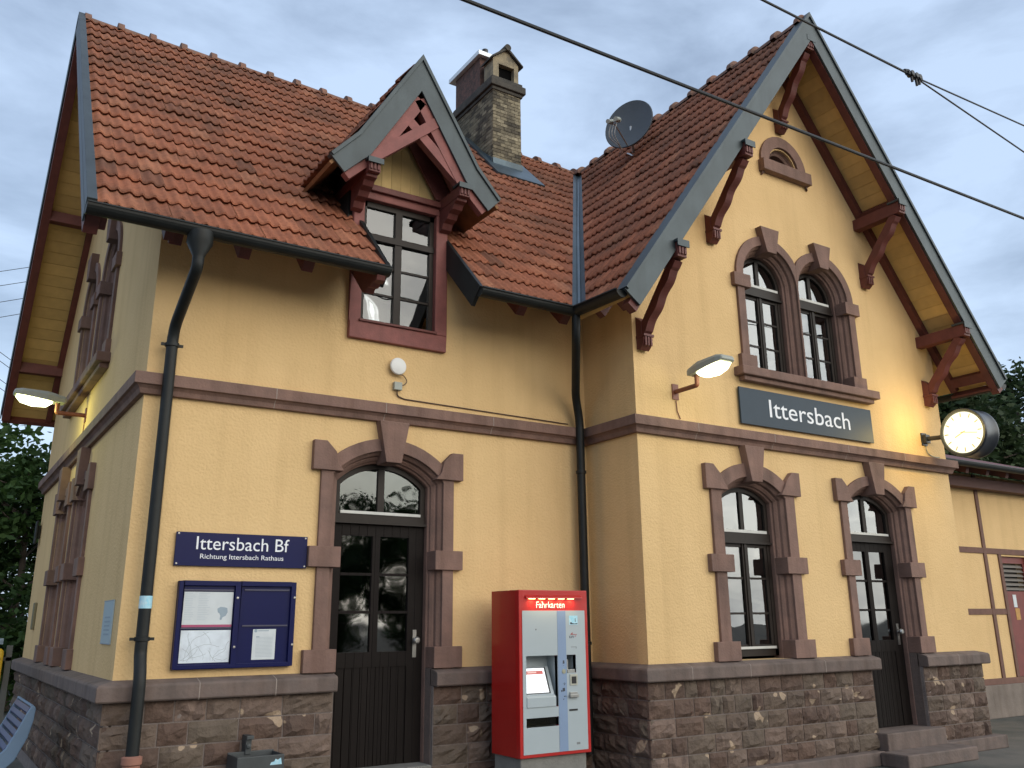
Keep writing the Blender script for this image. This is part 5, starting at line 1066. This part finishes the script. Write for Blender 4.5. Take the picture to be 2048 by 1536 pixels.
LEAF = leafmat('broadleaf', (0.014, 0.034, 0.010), (0.055, 0.105, 0.024)); LEAF2 = leafmat('conifer', (0.018, 0.036, 0.014), (0.06, 0.09, 0.035)); BARK = pm('bark', (0.09, 0.07, 0.055), 0.95, 0.3, 8, 0.8, 20)
def tree(loc, h, rad, seed, label, leaf=LEAF, n=9000, base=0.18, size=0.16, conic=False, group=None, leafn=None):
    rr = random.Random(seed); tr = thing('tree', label, 'tree', loc, group); L0 = Vector(loc)
    b = MB(); top = L0 + Vector((rr.uniform(-.3, .3), rr.uniform(-.3, .3), h * 0.92)); path = [L0.lerp(top, i / 6) + Vector((rr.uniform(-.1, .1), rr.uniform(-.1, .1), 0)) for i in range(7)]
    b.tube(path, h * 0.022, 10, r2=h * 0.004)
    tips = []
    for i in range(26):
        t = rr.uniform(base, 0.9); p = L0.lerp(top, t); a = rr.uniform(0, 6.28)
        prof = (1 - t) ** 0.8 * 1.15 if conic else math.sin(math.pi * min(1, (t - base * 0.6) / (1.0 - base * 0.6))) ** 0.6
        ln = rad * prof * rr.uniform(0.55, 1.0); e = p + Vector((math.cos(a) * ln, math.sin(a) * ln, ln * (0.0 if conic else 0.45)))
        b.tube([p, p.lerp(e, 0.5) + Vector((0, 0, ln * 0.08)), e], h * 0.006, 5, False, r2=0.01); tips.append((p, e, ln))
    b.build('trunk', BARK, tr, smooth=True)
    b = MB(); clumps = []
    for p, e, ln in tips:
        for k in range(7): clumps.append((p.lerp(e, rr.uniform(0.35, 1.05)) + Vector((rr.gauss(0, 1), rr.gauss(0, 1), rr.gauss(0, 1))) * rad * 0.13, rad * rr.uniform(0.10, 0.22), rr.random()))
    clumps.append((top, rad * 0.15, 0.5))
    for i in range(n):
        c, s, ti = clumps[rr.randrange(len(clumps))]; d = Vector((rr.gauss(0, 1), rr.gauss(0, 1), rr.gauss(0, 0.8))) * s * 0.62; q = c + d
        sz = size * rr.uniform(0.5, 1.2); a = Vector((rr.gauss(0, 1), rr.gauss(0, 1), rr.gauss(0, 0.6))).normalized(); c2 = a.cross(Vector((rr.gauss(0, 1), rr.gauss(0, 1), rr.gauss(0, 1)))).normalized()
        b.add([q - a * sz, q + c2 * sz * 0.5, q + a * sz, q - c2 * sz * 0.5], [(0, 1, 2, 3)], min(1, max(0, ti * 0.6 + rr.random() * 0.4)))
    s = b; me = bpy.data.meshes.new('crown'); me.from_pydata([p - L0 for p in s.v], [], s.f); at = me.attributes.new('tint', 'FLOAT', 'FACE'); at.data.foreach_set('value', s.t); me.materials.append(leaf)
    o = bpy.data.objects.new('crown', me); COL.objects.link(o); o.parent = tr; return tr
tree((-2.6, 15.0, GR), 6.4, 2.7, 11, 'green leafy tree at the left edge behind the end wall', n=15000, base=0.08, size=0.12, group='trees behind the station')
tree((0.3, 13.5, GR), 5.6, 2.4, 12, 'dark green tree touching the far edge of the end wall, nearer than its neighbour', n=14000, base=0.05, size=0.11, group='trees behind the station')
tree((-1.2, 21.0, GR), 7.2, 3.6, 13, 'tall dark tree filling the gap between the two left trees', n=14000, base=0.05, size=0.15, group='trees behind the station')
tree((30.0, 9.5, GR), 10.6, 3.2, 14, 'tall olive green tree on the right, rising above the annex gutter', LEAF2, n=17000, base=0.1, size=0.16, group='trees behind the annex')
tree((26.5, 11.5, GR), 8.2, 2.8, 15, 'loose grey-green tree directly behind the lit clock', LEAF2, n=13000, base=0.1, size=0.14, group='trees behind the annex')
tree((35.0, 10.5, GR), 12.0, 3.8, 16, 'darkest tree at the right edge, behind the olive one', LEAF2, n=15000, base=0.1, size=0.18, group='trees behind the annex')
# trees across the tracks, seen mirrored in the glass
tree((-3.0, -36.0, GR), 7.4, 4.2, 21, 'leafy tree across the tracks seen mirrored in the fanlight of the main door', n=16000, size=0.19, base=0.1, group='trees across the tracks')
for i, (x, y) in enumerate(((4, -38), (13.5, -31), (18.5, -30), (30, -39), (42, -40), (-12, -37))):
    src = [o for o in bpy.data.objects if o.name == 'tree.006'][0]; c = src.copy(); COL.objects.link(c); c.location = (x, y, GR); c.rotation_euler.z = i * 1.3; sc_ = (0.8, 0.80, 0.98, 0.75, 0.7, 0.9)[i]; c.scale = (sc_, sc_, sc_)
    c['label'] = 'leafy tree across the tracks seen mirrored in the ground floor glass'
    for ch in list(src.children): k = ch.copy(); COL.objects.link(k); k.parent = c
